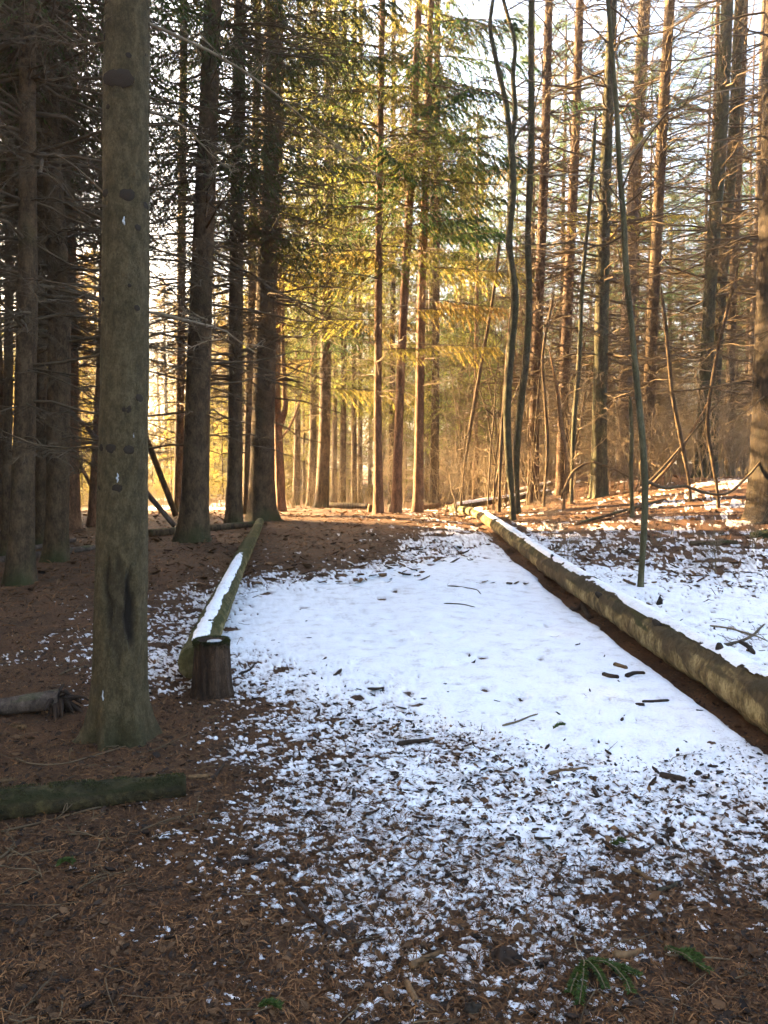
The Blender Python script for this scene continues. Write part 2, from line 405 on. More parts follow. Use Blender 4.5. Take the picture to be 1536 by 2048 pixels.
M['wood_raw'] = plain_mat('broken_wood', (0.055, 0.030, 0.013), (0.19, 0.11, 0.05), 40)
M['resin'] = plain_mat('resin', (0.30, 0.32, 0.34), (0.5, 0.52, 0.55), 40, 0.4)
M['knot'] = plain_mat('knot_bark', (0.014, 0.010, 0.007), (0.045, 0.032, 0.02), 40)
M['moss'] = plain_mat('moss_tuft', (0.016, 0.020, 0.005), (0.042, 0.044, 0.011), 30)
M['soil'] = plain_mat('dark_soil', (0.03, 0.018, 0.010), (0.07, 0.042, 0.022), 30)

def ground_mat():
    m, nt, b = new_mat('needle_floor')
    tc = nt.nodes.new('ShaderNodeTexCoord')
    n1 = noise_node(nt, 3.0, 6, 0.65, tc.outputs['Object'])
    mp = nd(nt, 'ShaderNodeMapping'); mp.inputs['Scale'].default_value = (1.0, 2.2, 1)
    nt.links.new(tc.outputs['Object'], mp.inputs['Vector'])
    n2 = noise_node(nt, 45, 5, 0.75, mp.outputs[0])
    n3 = noise_node(nt, 160, 3, 0.7, mp.outputs[0])
    r1 = ramp(nt, [(0.3, (0.022, 0.011, 0.0055)), (0.5, (0.078, 0.036, 0.015)), (0.72, (0.155, 0.080, 0.036))])
    a = nd(nt, 'ShaderNodeMath', operation='MULTIPLY_ADD'); a.inputs[1].default_value = 0.55
    a2 = nd(nt, 'ShaderNodeMath', operation='MULTIPLY'); a2.inputs[1].default_value = 0.55
    nt.links.new(n3.outputs[0], a2.inputs[0])
    nt.links.new(n2.outputs[0], a.inputs[0]); nt.links.new(a2.outputs[0], a.inputs[2])
    nt.links.new(a.outputs[0], r1.inputs[0])
    r2 = ramp(nt, [(0.35, (0.55, 0.55, 0.55)), (0.65, (1.1, 1.05, 1.0))]); nt.links.new(n1.outputs[0], r2.inputs[0])
    mx = nt.nodes.new('ShaderNodeMix'); mx.data_type = 'RGBA'; mx.blend_type = 'MULTIPLY'; mx.inputs[0].default_value = 1
    nt.links.new(r1.outputs[0], mx.inputs[6]); nt.links.new(r2.outputs[0], mx.inputs[7])
    nt.links.new(mx.outputs[2], b.inputs['Base Color'])
    bump(nt, b, a.outputs[0], 0.9, 0.02)
    return m
def snow_mat():
    m, nt, b = new_mat('snow')
    tc = nt.nodes.new('ShaderNodeTexCoord')
    n = noise_node(nt, 60, 5, 0.7, tc.outputs['Object'])
    n2 = noise_node(nt, 7, 4, 0.6, tc.outputs['Object'])
    a = nd(nt, 'ShaderNodeMath', operation='MULTIPLY'); nt.links.new(n.outputs[0], a.inputs[0]); nt.links.new(n2.outputs[0], a.inputs[1])
    r = ramp(nt, [(0.12, (0.50, 0.47, 0.45)), (0.22, (0.76, 0.76, 0.78)), (0.4, (0.83, 0.84, 0.86))])
    nt.links.new(a.outputs[0], r.inputs[0])
    th = nt.nodes.new('ShaderNodeAttribute'); th.attribute_name = 'thin'          # thin slush lets the needles show through
    tm = nd(nt, 'ShaderNodeMath', operation='MULTIPLY'); nt.links.new(th.outputs['Fac'], tm.inputs[0])
    nm = nd(nt, 'ShaderNodeMapRange'); nm.inputs['From Min'].default_value = 0.3; nm.inputs['From Max'].default_value = 0.6
    nt.links.new(n.outputs[0], nm.inputs['Value']); nt.links.new(nm.outputs[0], tm.inputs[1])
    c2 = mix_col(nt, tm.outputs[0], r.outputs[0], (0.17, 0.125, 0.105))
    nt.links.new(c2, b.inputs['Base Color'])
    b.inputs['Roughness'].default_value = 0.7
    hh_ = nd(nt, 'ShaderNodeMath', operation='MULTIPLY_ADD'); hh_.inputs[1].default_value = 1.2; nt.links.new(n2.outputs[0], hh_.inputs[0]); nt.links.new(n.outputs[0], hh_.inputs[2])
    bump(nt, b, hh_.outputs[0], 0.45, 0.008)
    return m
M['ground'] = ground_mat(); M['snow'] = snow_mat()

# ------------------------------------------------------------------ ground and snow sheets
H0 = CAMZ
def rows_for(step, y_lo, y_hi):
    r = [y_lo]
    while r[-1] < y_hi:
        r.append(r[-1] + max(0.006, min(3.0, r[-1] ** 2 / (FPX / 2 * H0) * step)))
    return np.array(r)
def polar_grid(rs, ang):
    Rg, A = np.meshgrid(rs, ang, indexing='ij')
    X = Rg * np.sin(A); Y = Rg * np.cos(A)
    nr, na = Rg.shape
    i = np.arange(nr - 1)[:, None] * na; j = np.arange(na - 1)[None]
    F = np.stack([i + j, i + j + 1, i + na + j + 1, i + na + j], -1).reshape(-1, 4)
    return X.ravel(), Y.ravel(), F[:, ::-1]
rs = np.concatenate([np.linspace(0.05, 1.6, 12), rows_for(3.0, 1.75, 60), np.geomspace(64, 600, 24)])
ang = np.concatenate([np.linspace(-math.pi, -0.62, 60), np.linspace(-0.6, 0.6, 310), np.linspace(0.62, math.pi, 60)])
X, Y, F = polar_grid(rs, ang)
Z = terrain(X, Y)
Z = np.where(np.hypot(X, Y) > 80, np.minimum(Z, 0.3 + 0 * Z) , Z)
link('ground', make_mesh('ground', np.stack([X, Y, Z], 1), F, M['ground'], True), kind='structure')

rs = rows_for(1.55, 1.7, 52)
ang = np.concatenate([np.linspace(-0.95, -0.525, 60), np.linspace(-0.52, 0.52, 525), np.linspace(0.525, 0.95, 60)])
X, Y, F = polar_grid(rs, ang)
t = snow_thick(X, Y)
Z = terrain(X, Y) + t
keep = (t[F] > -0.003).any(1)
F = F[keep]
used = np.unique(F); remap = np.full(len(X), -1); remap[used] = np.arange(len(used))
link('snow_cover', make_mesh('snow_cover', np.stack([X, Y, Z], 1)[used], remap[F], M['snow'], True, {'thin': 1 - sstep(-0.001, 0.0065, t[used])}), kind='stuff',
     label='thin patchy snow lying over the path and the forest floor', category='snow')

# ------------------------------------------------------------------ branch, foliage and shrub builders
def rot_h(d, a):
    c, s = np.cos(a), np.sin(a)
    return np.stack([d[..., 0] * c - d[..., 1] * s, d[..., 0] * s + d[..., 1] * c, d[..., 2]], -1)
def gen_dead(seed, z0, z1, nb, Lr=(0.9, 2.4), droop=0.25, m=14, q=3, jit=0.04, r0=0.05, thick=1.0, rise=0.0):
    """whorled dead lower branches with fine side twigs"""
    g = np.random.default_rng(seed)
    nw = max(3, int((z1 - z0) / 0.45))
    z = z0 + (z1 - z0) * (g.integers(0, nw, nb) / nw) + g.normal(0, 0.05, nb)
    az = g.uniform(0, 2 * math.pi, nb); L = g.uniform(*Lr, nb)
    n = 7; t = np.linspace(0, 1, n)[None]
    o = np.stack([np.cos(az), np.sin(az), 0 * az], 1)
    el = g.normal(rise, 0.16, nb)[:, None]
    P = o[:, None] * (r0 + L[:, None, None] * t[..., None])
    P[..., 2] += z[:, None] + L[:, None] * (el * t - droop * t ** 2 * g.uniform(0.3, 1.3, (nb, 1)) + 0.6 * droop * t ** 3)
    P = P + np.cumsum(g.normal(0, 1, (nb, n, 3)), 1) * jit * (L[:, None, None] / 2) * (t[..., None] > 0)
    R = thick * (0.0085 * L[:, None] * (1 - t) + 0.003)
    acc = Acc(); acc.add(*tubes(P, R, 4))
    # side twigs
    ti = np.linspace(0.12, 0.98, m)[None].repeat(nb, 0) + g.normal(0, 0.02, (nb, m))
    ti = np.clip(ti, 0.05, 0.99)
    idx = np.minimum((ti * (n - 1)).astype(int), n - 2); f = ti * (n - 1) - idx
    bi = np.arange(nb)[:, None]
    p = P[bi, idx] * (1 - f[..., None]) + P[bi, idx + 1] * f[..., None]
    dm = nrm(P[bi, idx + 1] - P[bi, idx])
    sg = np.where((np.arange(m)[None] + g.integers(0, 2, (nb, 1))) % 2, 1, -1)
    d = rot_h(dm, sg * g.uniform(0.7, 1.25, (nb, m))); d[..., 2] += g.normal(-0.15, 0.2, (nb, m)); d = nrm(d)
    l = L[:, None] * (0.10 + 0.32 * (1 - ti)) * g.uniform(0.5, 1.3, (nb, m))
    n2 = 4; s = np.linspace(0, 1, n2)
    Q = p[:, :, None] + d[:, :, None] * (l[..., None, None] * s[None, None, :, None])
    Q[..., 2] -= (l[..., None] * 0.25 * s ** 2)
    Q = Q + np.cumsum(g.normal(0, 1, Q.shape), 2) * (l[..., None, None] * jit * 1.2) * (s > 0)[None, None, :, None]
    Q = Q.reshape(-1, n2, 3); l = l.ravel(); d = d.reshape(-1, 3)
    acc.add(*tubes(Q, thick * (0.0032 * (1 - 0.6 * s))[None] * np.ones((len(Q), 1)), 3))
    if q:
        k = len(Q) * q
        ii = np.repeat(np.arange(len(Q)), q); tt = g.uniform(0.2, 0.95, k)
        a = np.minimum((tt * (n2 - 1)).astype(int), n2 - 2); f = (tt * (n2 - 1) - a)[:, None]
        p = Q[ii, a] * (1 - f) + Q[ii, a + 1] * f
        d3 = rot_h(d[ii], np.where(g.random(k) < 0.5, 1, -1) * g.uniform(0.5, 1.1, k)); d3[:, 2] += g.normal(-0.2, 0.3, k); d3 = nrm(d3)
        l3 = l[ii] * g.uniform(0.25, 0.6, k)
        S = np.stack([p, p + d3 * (l3 * 0.5)[:, None] + g.normal(0, 0.012, (k, 3)), p + d3 * l3[:, None] - np.array([0, 0, 1]) * (l3 * 0.15)[:, None]], 1)
        acc.add(*tubes(S, thick * np.array([0.0018, 0.0015, 0.001])[None] * np.ones((k, 1)), 3))
    return acc

def shoots(acc, p, d, l, w, g):
    wv = nrm(np.cross(d, g.normal(0, 1, d.shape))) * (w[:, None] / 2)
    mid = p + d * (l * 0.45)[:, None]
    V = np.stack([p, mid + wv, p + d * l[:, None], mid - wv], 1).reshape(-1, 3)
    F = np.arange(len(V)).reshape(-1, 4)
    acc.add(V, F, np.repeat(g.normal(0, 0.22, len(p)), 4))

def gen_crown(seed, z0, H, Lmax, nb, m=14, q=7, hang=0.5, sl=(0.07, 0.14), sw=(0.018, 0.03), low=0.35, rise=0.05):
    """living spruce crown: limbs (wood) and needle shoots"""
    g = np.random.default_rng(seed)
    u = g.random(nb) ** 1.15
    z = z0 + (H - 0.4 - z0) * u
    az = np.arange(nb) * 2.39996 + g.normal(0, 0.3, nb)
    L = Lmax * np.clip((1 - u), 0.08, 1) ** 0.7 * g.uniform(0.65, 1.1, nb) * (low + (1 - low) * np.clip(u / 0.15, 0, 1))
    n = 7; t = np.linspace(0, 1, n)[None]
    o = np.stack([np.cos(az), np.sin(az), 0 * az], 1)
    P = o[:, None] * (0.03 + L[:, None, None] * t[..., None])
    P[..., 2] += z[:, None] + L[:, None] * (g.normal(rise, 0.12, nb)[:, None] * t - hang * 0.75 * t ** 2 + hang * 0.45 * t ** 3)
    P += np.cumsum(g.normal(0, 0.02, P.shape), 1) * (t[..., None] > 0)
    wood = Acc(); wood.add(*tubes(P, 0.008 * L[:, None] * (1 - 0.85 * t) + 0.002, 4))
    ti = np.clip(np.linspace(0.18, 0.99, m)[None] + g.normal(0, 0.02, (nb, m)), 0.1, 0.995)
    idx = np.minimum((ti * (n - 1)).astype(int), n - 2); f = (ti * (n - 1) - idx)[..., None]
    bi = np.arange(nb)[:, None]
    p = P[bi, idx] * (1 - f) + P[bi, idx + 1] * f
    dm = nrm(P[bi, idx + 1] - P[bi, idx])
    sg = np.where(np.arange(m)[None] % 2, 1, -1) * np.ones((nb, 1))
    d = rot_h(dm, sg * g.uniform(0.6, 1.15, (nb, m))); d[..., 2] += -hang * g.uniform(0.3, 1.3, (nb, m)); d = nrm(d)
    l = (0.15 + L[:, None] * 0.34 * (1 - 0.65 * ti)) * g.uniform(0.5, 1.25, (nb, m))
    s = np.array([0, 0.5, 1.0])
    Q = p[:, :, None] + d[:, :, None] * (l[..., None, None] * s[None, None, :, None]); Q[..., 2] -= hang * 0.5 * l[..., None] * s ** 2
    Q = Q.reshape(-1, 3, 3); l = l.ravel(); d = d.reshape(-1, 3)
    wood.add(*tubes(Q, np.array([0.004, 0.003, 0.0015])[None] * np.ones((len(Q), 1)), 3))
    fol = Acc()
    k = len(Q) * q * 2
    ii = np.repeat(np.arange(len(Q)), q * 2); tt = g.uniform(0.05, 1.0, k)
    a = (tt >= 0.5).astype(int); f = ((tt - a * 0.5) * 2)[:, None]
    p = Q[ii, a] * (1 - f) + Q[ii, a + 1] * f
    d3 = rot_h(d[ii], np.where(np.arange(k) % 2, 1, -1) * g.uniform(0.2, 0.9, k)); d3[:, 2] += -hang * g.uniform(0.0, 1.4, k) + 0.1; d3 = nrm(d3)
    shoots(fol, p, d3, g.uniform(*sl, k), g.uniform(*sw, k), g)
    # along the limbs
    k = nb * m * 2; bi = np.repeat(np.arange(nb), m * 2); tt = g.uniform(0.3, 1.0, k)
    idx = np.minimum((tt * (n - 1)).astype(int), n - 2); f = (tt * (n - 1) - idx)[:, None]
    p = P[bi, idx] * (1 - f) + P[bi, idx + 1] * f
    dm = nrm(P[bi, idx + 1] - P[bi, idx]); d3 = nrm(dm + g.normal(0, 0.55, dm.shape))
    shoots(fol, p, d3, g.uniform(*sl, k), g.uniform(*sw, k), g)
    return wood, fol

def gen_pine(seed, z0, H, Lmax, nb):
    """airy pine crown: tufts of long needles at the ends of upswept branches"""
    g = np.random.default_rng(seed)
    u = g.random(nb); z = z0 + (H - 0.5 - z0) * u
    az = np.arange(nb) * 2.39996 + g.normal(0, 0.4, nb); L = Lmax * (1 - 0.75 * u) * g.uniform(0.6, 1.1, nb)
    n = 6; t = np.linspace(0, 1, n)[None]
    o = np.stack([np.cos(az), np.sin(az), 0 * az], 1)
    P = o[:, None] * (0.03 + L[:, None, None] * t[..., None]); P[..., 2] += z[:, None] + L[:, None] * (0.12 * t + 0.12 * t ** 2)
    P += np.cumsum(g.normal(0, 0.05, P.shape), 1) * (t[..., None] > 0)
    wood = Acc(); wood.add(*tubes(P, 0.010 * L[:, None] * (1 - 0.85 * t) + 0.003, 4))
    m = 9
    ti = np.clip(g.uniform(0.3, 1.0, (nb, m)), 0, 0.995); idx = np.minimum((ti * (n - 1)).astype(int), n - 2); f = (ti * (n - 1) - idx)[..., None]
    bi = np.arange(nb)[:, None]; p = P[bi, idx] * (1 - f) + P[bi, idx + 1] * f
    dm = nrm(P[bi, idx + 1] - P[bi, idx]); d = rot_h(dm, g.uniform(-1.1, 1.1, (nb, m))); d[..., 2] += g.uniform(0, 0.6, (nb, m)); d = nrm(d)
    l = g.uniform(0.15, 0.5, (nb, m)); e = p + d * l[..., None]
    Q = np.stack([p, e], 2).reshape(-1, 2, 3)
    wood.add(*tubes(Q, np.array([0.004, 0.002])[None] * np.ones((len(Q), 1)), 3))
    fol = Acc(); q = 26
    ii = np.repeat(np.arange(len(Q)), q); k = len(ii); tt = g.uniform(0.35, 1.0, k)[:, None]
    p = Q[ii, 0] * (1 - tt) + Q[ii, 1] * tt
    d3 = nrm(d.reshape(-1, 3)[ii] + g.normal(0, 0.8, (k, 3)))
    shoots(fol, p, d3, g.uniform(0.10, 0.18, k), g.uniform(0.008, 0.016, k), g)
    return wood, fol

def gen_limbs(g, path, nb, Lr, tmin=0.3, up=0.5, m=7, q=3, jit=0.06, r=0.009, curl=0.0):
    """crooked ascending broadleaf twigs along a stem path (n,3)"""
    n0 = len(path); acc = Acc()
    tb = g.uniform(tmin, 0.98, nb); i0 = np.minimum((tb * (n0 - 1)).astype(int), n0 - 2); f = (tb * (n0 - 1) - i0)[:, None]
    p = path[i0] * (1 - f) + path[i0 + 1] * f
    az = g.uniform(0, 2 * math.pi, nb); L = g.uniform(*Lr, nb) * (1.1 - 0.5 * tb)
    n = 7; s = np.linspace(0, 1, n)[None, :, None]
    d = nrm(np.stack([np.cos(az), np.sin(az), g.normal(up, 0.3, nb)], 1))
    P = p[:, None] + d[:, None] * L[:, None, None] * s; P[..., 2] += (curl * L[:, None] * s[..., 0] ** 2)
    P = P + np.cumsum(g.normal(0, 1, P.shape), 1) * jit * L[:, None, None] * (s > 0)
    acc.add(*tubes(P, r * L[:, None] * (1 - 0.8 * s[..., 0]) + 0.0015, 4))
    k = nb * m; bi = np.repeat(np.arange(nb), m); tt = g.uniform(0.2, 0.98, k); a = np.minimum((tt * (n - 1)).astype(int), n - 2); f = (tt * (n - 1) - a)[:, None]
    p = P[bi, a] * (1 - f) + P[bi, a + 1] * f
    d2 = nrm(nrm(P[bi, a + 1] - P[bi, a]) + g.normal(0, 0.55, (k, 3)) + np.array([0, 0, 0.2])); l = L[bi] * g.uniform(0.12, 0.45, k)
    s4 = np.linspace(0, 1, 4)[None, :, None]
    Q = p[:, None] + d2[:, None] * l[:, None, None] * s4 + np.cumsum(g.normal(0, 1, (k, 4, 3)), 1) * (l * jit * 1.4)[:, None, None] * (s4 > 0)
    acc.add(*tubes(Q, np.linspace(0.003, 0.0012, 4)[None] * np.ones((k, 1)), 3))
    if q:
        k2 = k * q; ii = np.repeat(np.arange(k), q); tt = g.integers(1, 4, k2)
        p = Q[ii, tt]; d3 = nrm(d2[ii] + g.normal(0, 0.7, (k2, 3))); l3 = l[ii] * g.uniform(0.2, 0.5, k2)
        S = np.stack([p, p + d3 * (0.5 * l3)[:, None] + g.normal(0, 0.01, (k2, 3)), p + d3 * l3[:, None]], 1)
        acc.add(*tubes(S, np.array([0.0018, 0.0014, 0.001])[None] * np.ones((k2, 1)), 3))
    return acc
def gen_shrub(seed, ns, H, spread, nl=8, Ll=(0.4, 1.2)):
    g = np.random.default_rng(seed); A = Acc()
    for i in range(ns):
        az = g.uniform(0, 6.28); h = H * g.uniform(0.6, 1.1); ln = spread * g.uniform(0.15, 1.0)
        t = np.linspace(0, 1, 9)
        P = np.stack([0.12 * g.normal() + np.cos(az) * ln * t ** 1.4, 0.12 * g.normal() + np.sin(az) * ln * t ** 1.4, h * t - 0.05], 1)
        P += np.cumsum(g.normal(0, 0.035, P.shape), 0) * (t > 0)[:, None]
        r = np.linspace(g.uniform(0.007, 0.018) * (1.8 if H > 4 else 1), 0.003, 9)
        A.add(*tubes(P[None], r[None], 5))
        L = gen_limbs(g, P, nl, Ll, 0.2, 0.5, 5, 2, 0.06)
        for v, f in zip(L.V, L.F): pass
        off = A.n
        A.V += L.V; A.F += [f + off for f in L.F]; A.A += L.A; A.n += L.n
    return A

# shared shapes
DEAD = [gen_dead(100 + i, 1.6, 8.5, 64, (0.7, 2.3), 0.28, 15, 3).mesh('dead_branches', M['twig_dark']) for i in range(2)]
DEADHI = [gen_dead(140 + i, 3.0, 12.5, 110, (0.9, 2.6), 0.22, 15, 3, thick=1.1).mesh('dead_branches', M['twig_dark']) for i in range(1)]
LARCH = [gen_dead(120 + i, 2.2, 15.0, 165, (0.7, 2.9), 0.06, 11, 2, jit=0.06, thick=1.15, rise=0.06).mesh('bare_branches', M['twig_dark']) for i in range(2)]
LARCHW = [gen_dead(160 + i, 1.5, 12.0, 90, (0.6, 2.2), 0.12, 12, 2, jit=0.05, thick=0.8).mesh('bare_branches', M['twig_warm']) for i in range(2)]
def crown_pair(a, leaf):
    return a[0].mesh('limbs', M['twig_dark']), a[1].mesh('needles', M[leaf], False, 'tone')
CR_HI = [crown_pair(gen_crown(200 + i, 6.0, 21, 3.2, 150, 13, 6, hang=0.6, low=0.65), 'leaf_dark') for i in range(2)]
CR_MID = [crown_pair(gen_crown(220 + i, 4.2, 18, 3.3, 95, 18, 8, hang=0.62, low=0.6), ('leaf_spruce', 'leaf_green')[i]) for i in range(2)]
CR_LOW = [crown_pair(gen_crown(240 + i, 0.9, 14, 2.6, 130, 13, 6, hang=0.55, low=0.8), 'leaf_spruce') for i in range(3)]
CR_SMG = [crown_pair(gen_crown(270 + i, 0.3, 6.5, 1.8, 80, 12, 5, hang=0.45, low=0.9, sl=(0.07, 0.13)), 'leaf_sunlit') for i in range(2)]
CR_SM = [crown_pair(gen_crown(260 + i, 0.4, 6.5, 1.7, 80, 12, 5, hang=0.45, low=0.9, sl=(0.06, 0.11)), 'leaf_spruce') for i in range(2)]
CR_SUNLIT = [crown_pair(gen_crown(250 + i, 0.7, 15, 3.0, 130, 13, 6, hang=0.5, low=0.8, sl=(0.10, 0.20), sw=(0.03, 0.05)), 'leaf_sunlit') for i in range(2)]
PINE = [crown_pair(gen_pine(280 + i, 6.5, 19, 3.0, 105), 'leaf_pine') for i in range(2)]
SHRUB = [gen_shrub(300 + i, 6, 2.6, 1.3).mesh('stems', M['twig_warm']) for i in range(4)]
TALL = [gen_shrub(320 + i, 3, 7.0, 1.6, 16, (0.6, 1.9)).mesh('stems', M['twig_dark']) for i in range(3)]

# ------------------------------------------------------------------ trunks
def trunk_mesh(pts, rad, H, k=16, rows=60, rough=0.05, mat=None, seed=0, flare=0.7, flare_h=0.25, freq=7, moss_h=0.0, lobes=5, scar=None, stretch=2.0, tip=0.03):
    """pts in the world (lowest first); returns mesh local to the first point, lean direction"""
    pts = np.asarray(pts, float); rad = np.asarray(rad, float); base = pts[0].copy()
    d = nrm(pts[-1] - pts[-2] if len(pts) < 3 else pts[-1] - pts[-3]); top = pts[-1]
    if base[2] + H > top[2] + 0.5:
        ext = (base[2] + H - top[2]) / max(d[2], 0.3)
        pts = np.concatenate([pts, [top + d * ext * 0.5, top + d * ext]]); rad = np.concatenate([rad, [rad[-1] * 0.6, tip]])
    low = base - nrm(pts[1] - base) * 0.25
    pts = np.concatenate([[low], pts]); rad = np.concatenate([[rad[0]], rad])
    q = interp_path(np.concatenate([pts, rad[:, None]], 1), 400)
    zz = q[:, 2] - base[2]
    w = 1 / (0.12 + np.clip(zz, 0, 20) * 0.12); c = np.cumsum(w); c = (c - c[0]) / (c[-1] - c[0])
    s = np.linspace(0, 1, rows); idx = np.interp(s, c, np.arange(400))
    q = np.stack([np.interp(idx, np.arange(400), q[:, i]) for i in range(4)], 1)
    P = q[:, :3] - base; R = np.maximum(q[:, 3], 0.004); z = P[:, 2]
    V, F = tubes(P[None], R[None], k); V3 = V.reshape(rows, k, 3)
    D = V3 - P[:, None]
    a = np.arctan2(D[..., 1], D[..., 0])
    fl = flare * np.exp(-np.clip(z, 0, None) / flare_h)[:, None] * (0.5 + 0.5 * np.sin(lobes * a + seed) * np.cos(2 * a + seed * 2.0) + 0.9 * (fbm(np.cos(a) * 1.6 + seed, np.sin(a) * 1.6, octv=3, seed=seed + 40) - 0.5))
    fl[z < 0] *= 1.15
    rr = R[:, None]
    nz = fbm(np.cos(a) * rr * freq * 2 + seed * 5.3, np.sin(a) * rr * freq * 2 + seed, np.broadcast_to(z[:, None] * freq / stretch, a.shape), octv=4, seed=seed) - 0.5
    n2 = fbm(np.cos(a) * rr * freq * 9 + seed, np.sin(a) * rr * freq * 9, np.broadcast_to(z[:, None] * freq * 9 / stretch, a.shape), octv=2, seed=seed + 7) - 0.5
    disp = 1 + fl + rough * 2 * nz + rough * 1.4 * n2
    sc = np.zeros(a.shape)
    if scar is not None:
        sc = scar(a, np.broadcast_to(z[:, None], a.shape)); disp = disp - 0.22 * sc
    V = (P[:, None] + D * disp[..., None]).reshape(-1, 3)
    moss = (moss_h * np.exp(-np.clip(z, 0, None) / 0.35))[:, None] * np.ones(k)[None]
    me = make_mesh('trunk', V, F, mat, True, {'moss': moss.ravel(), 'scar': sc.ravel()})
    return me, base, d
def lean_quat(d):
    return Vector((float(d[0]), float(d[1]), float(d[2]))).to_track_quat('Z', 'Y')
def rot_child(o, d, az):
    from mathutils import Quaternion
    dv = Vector((float(d[0]), float(d[1]), float(d[2]))).normalized()
    qd = Vector((0, 0, 1)).rotation_difference(dv)
    o.rotation_mode = 'QUATERNION'; o.rotation_quaternion = qd @ Quaternion((0, 0, 1), az)

def px_trunk(pts, depth=None, base=None):
    """pts (px,py,width px), lowest first -> world points and radii; stands on the ground under its first point"""
    if depth is None:
        b = ground_hit(pts[0][0], pts[0][1]); depth = b[1]
    W = [at(px, py, depth) for px, py, w in pts]
    W[0][2] = tz(W[0][0], W[0][1])
    R = [w / 2 * depth / FPX for px, py, w in pts]
    return W, R, depth
def conifer(name, label, category, pts, depth, H, mat, parts=(), k=16, rows=56, seed=0, group=None, **kw):
    W, R, depth = px_trunk(pts, depth)
    me, base, d = trunk_mesh(W, R, H, k=k, rows=rows, mat=M[mat], seed=seed, **kw)
    o = thing(name, base, label, category, group)
    link('trunk', me, o)
    dd = nrm(W[-1] - W[0])
    for pn, m, sc, dz, az in parts:
        if m is None: continue
        c = link(pn, m, o, (0, 0, dz)); c.scale = (sc, sc, sc); rot_child(c, dd, az)
    return o, W, R, depth
def crown_parts(pair, sc, dz, az):
    return [('limbs', pair[0], sc, dz, az), ('crown', pair[1], sc, dz, az)]

def gen_bough(seed, L=2.4, m=34, q=28, hang=0.6):
    """one long living bough along +x with hanging side sprays"""
    g = np.random.default_rng(seed); n = 9; t = np.linspace(0, 1, n)
    P = np.stack([L * t, 0.05 * L * np.sin(t * 4 + seed), L * (0.10 * t - 0.30 * t ** 2 + 0.16 * t ** 3)], 1)
    wood = Acc(); fol = Acc(); wood.add(*tubes(P[None], (0.018 * (1 - 0.85 * t) + 0.002)[None], 5))
    ti = np.linspace(0.14, 0.995, m); idx = np.minimum((ti * (n - 1)).astype(int), n - 2); f = (ti * (n - 1) - idx)[:, None]
    p = P[idx] * (1 - f) + P[idx + 1] * f; dm = nrm(P[idx + 1] - P[idx])
    d = rot_h(dm, np.where(np.arange(m) % 2, 1, -1) * g.uniform(0.5, 1.0, m)); d[:, 2] -= hang * g.uniform(0.2, 1.2, m); d = nrm(d)
    l = (0.18 + 0.30 * L * (1 - 0.75 * ti) * np.clip(ti / 0.3, 0.4, 1)) * g.uniform(0.6, 1.2, m)
    s = np.linspace(0, 1, 4); Q = p[:, None] + d[:, None] * (l[:, None] * s)[..., None]; Q[..., 2] -= hang * 0.55 * l[:, None] * s ** 2
    wood.add(*tubes(Q, np.linspace(0.005, 0.0015, 4)[None] * np.ones((m, 1)), 3))
    k = m * q * 2; ii = np.repeat(np.arange(m), q * 2); tt = g.uniform(0.03, 1, k) * 3; a = np.minimum(tt.astype(int), 2); f = (tt - a)[:, None]
    p = Q[ii, a] * (1 - f) + Q[ii, a + 1] * f; d3 = rot_h(d[ii], np.where(np.arange(k) % 2, 1, -1) * g.uniform(0.2, 0.9, k)); d3[:, 2] -= hang * g.uniform(0, 1.3, k); d3 = nrm(d3)
    shoots(fol, p, d3, g.uniform(0.06, 0.14, k), g.uniform(0.015, 0.027, k), g)
    return wood.mesh('limb', M['twig_dark']), fol
BOUGH = [gen_bough(500 + i) for i in range(4)]
BOUGHM = {lf: [(w_, f_.mesh('needles', M[lf], False, 'tone')) for w_, f_ in BOUGH] for lf in ('leaf_spruce', 'leaf_dark', 'leaf_green', 'leaf_sunlit')}
def add_boughs(o, W, depth, lst):
    """lst: (pixel height, compass angle (0 = right, -90 = towards the camera), scale, leaf)"""
    W = np.array(W)
    for i, (py, azd, sc, lf) in enumerate(lst):
        z = at(768, py, depth)[2]; x = np.interp(z, W[:, 2], W[:, 0]); m_ = BOUGHM[lf][i % 4]
        lb = link('bough', m_[0], o, (x - W[0][0], 0, z - W[0][2])); lb.scale = (sc,) * 3; lb.rotation_euler = (0, 0, math.radians(azd))
        link('needles', m_[1], lb)

# --- the near spruce with the scarred foot
def near_scar(a, z):
    ac = math.atan2(-0.93, 0.30)
    da = np.angle(np.exp(1j * (a - ac))) + 0.5 * (fbm(z * 7, a * 2.5, octv=4, seed=77) - 0.5)
    top = 1.0 + 0.35 * (fbm(a * 5, a * 0, octv=3, seed=72) - 0.5); bot = 0.46 + 0.3 * (fbm(a * 6, a * 0 + 4, octv=3, seed=73) - 0.5)
    patch = np.clip((0.62 - np.abs(da)) * 6, 0, 1) * sstep(bot, bot + 0.05, z) * (1 - sstep(top - 0.08, top, z))
    core = np.clip((0.22 - np.abs(da - 0.28)) * 8, 0, 1) * sstep(0.52, 0.58, z) * (1 - sstep(0.82, 0.98, z))
    slit = np.clip((0.09 - np.abs(da + 0.50)) * 16, 0, 1) * sstep(0.6, 0.66, z) * (1 - sstep(0.86, 0.98, z))
    return np.clip(patch * 0.42 + core * 0.6 + slit * 0.5, 0, 1)
near, W0, R0, D0 = conifer('spruce_tree', 'thick knotty spruce trunk close by on the left with a dark scar near its foot', 'tree',
    [(238,1475,106),(240,1300,104),(243,1150,100),(246,950,95),(250,700,91),(252,400,88),(253,200,86),(255,0,84)], None, 19, 'bark_near',
    k=96, rows=420, seed=4, rough=0.05, freq=9, flare=0.8, flare_h=0.13, moss_h=0.22, scar=near_scar, stretch=2.2, lobes=4)
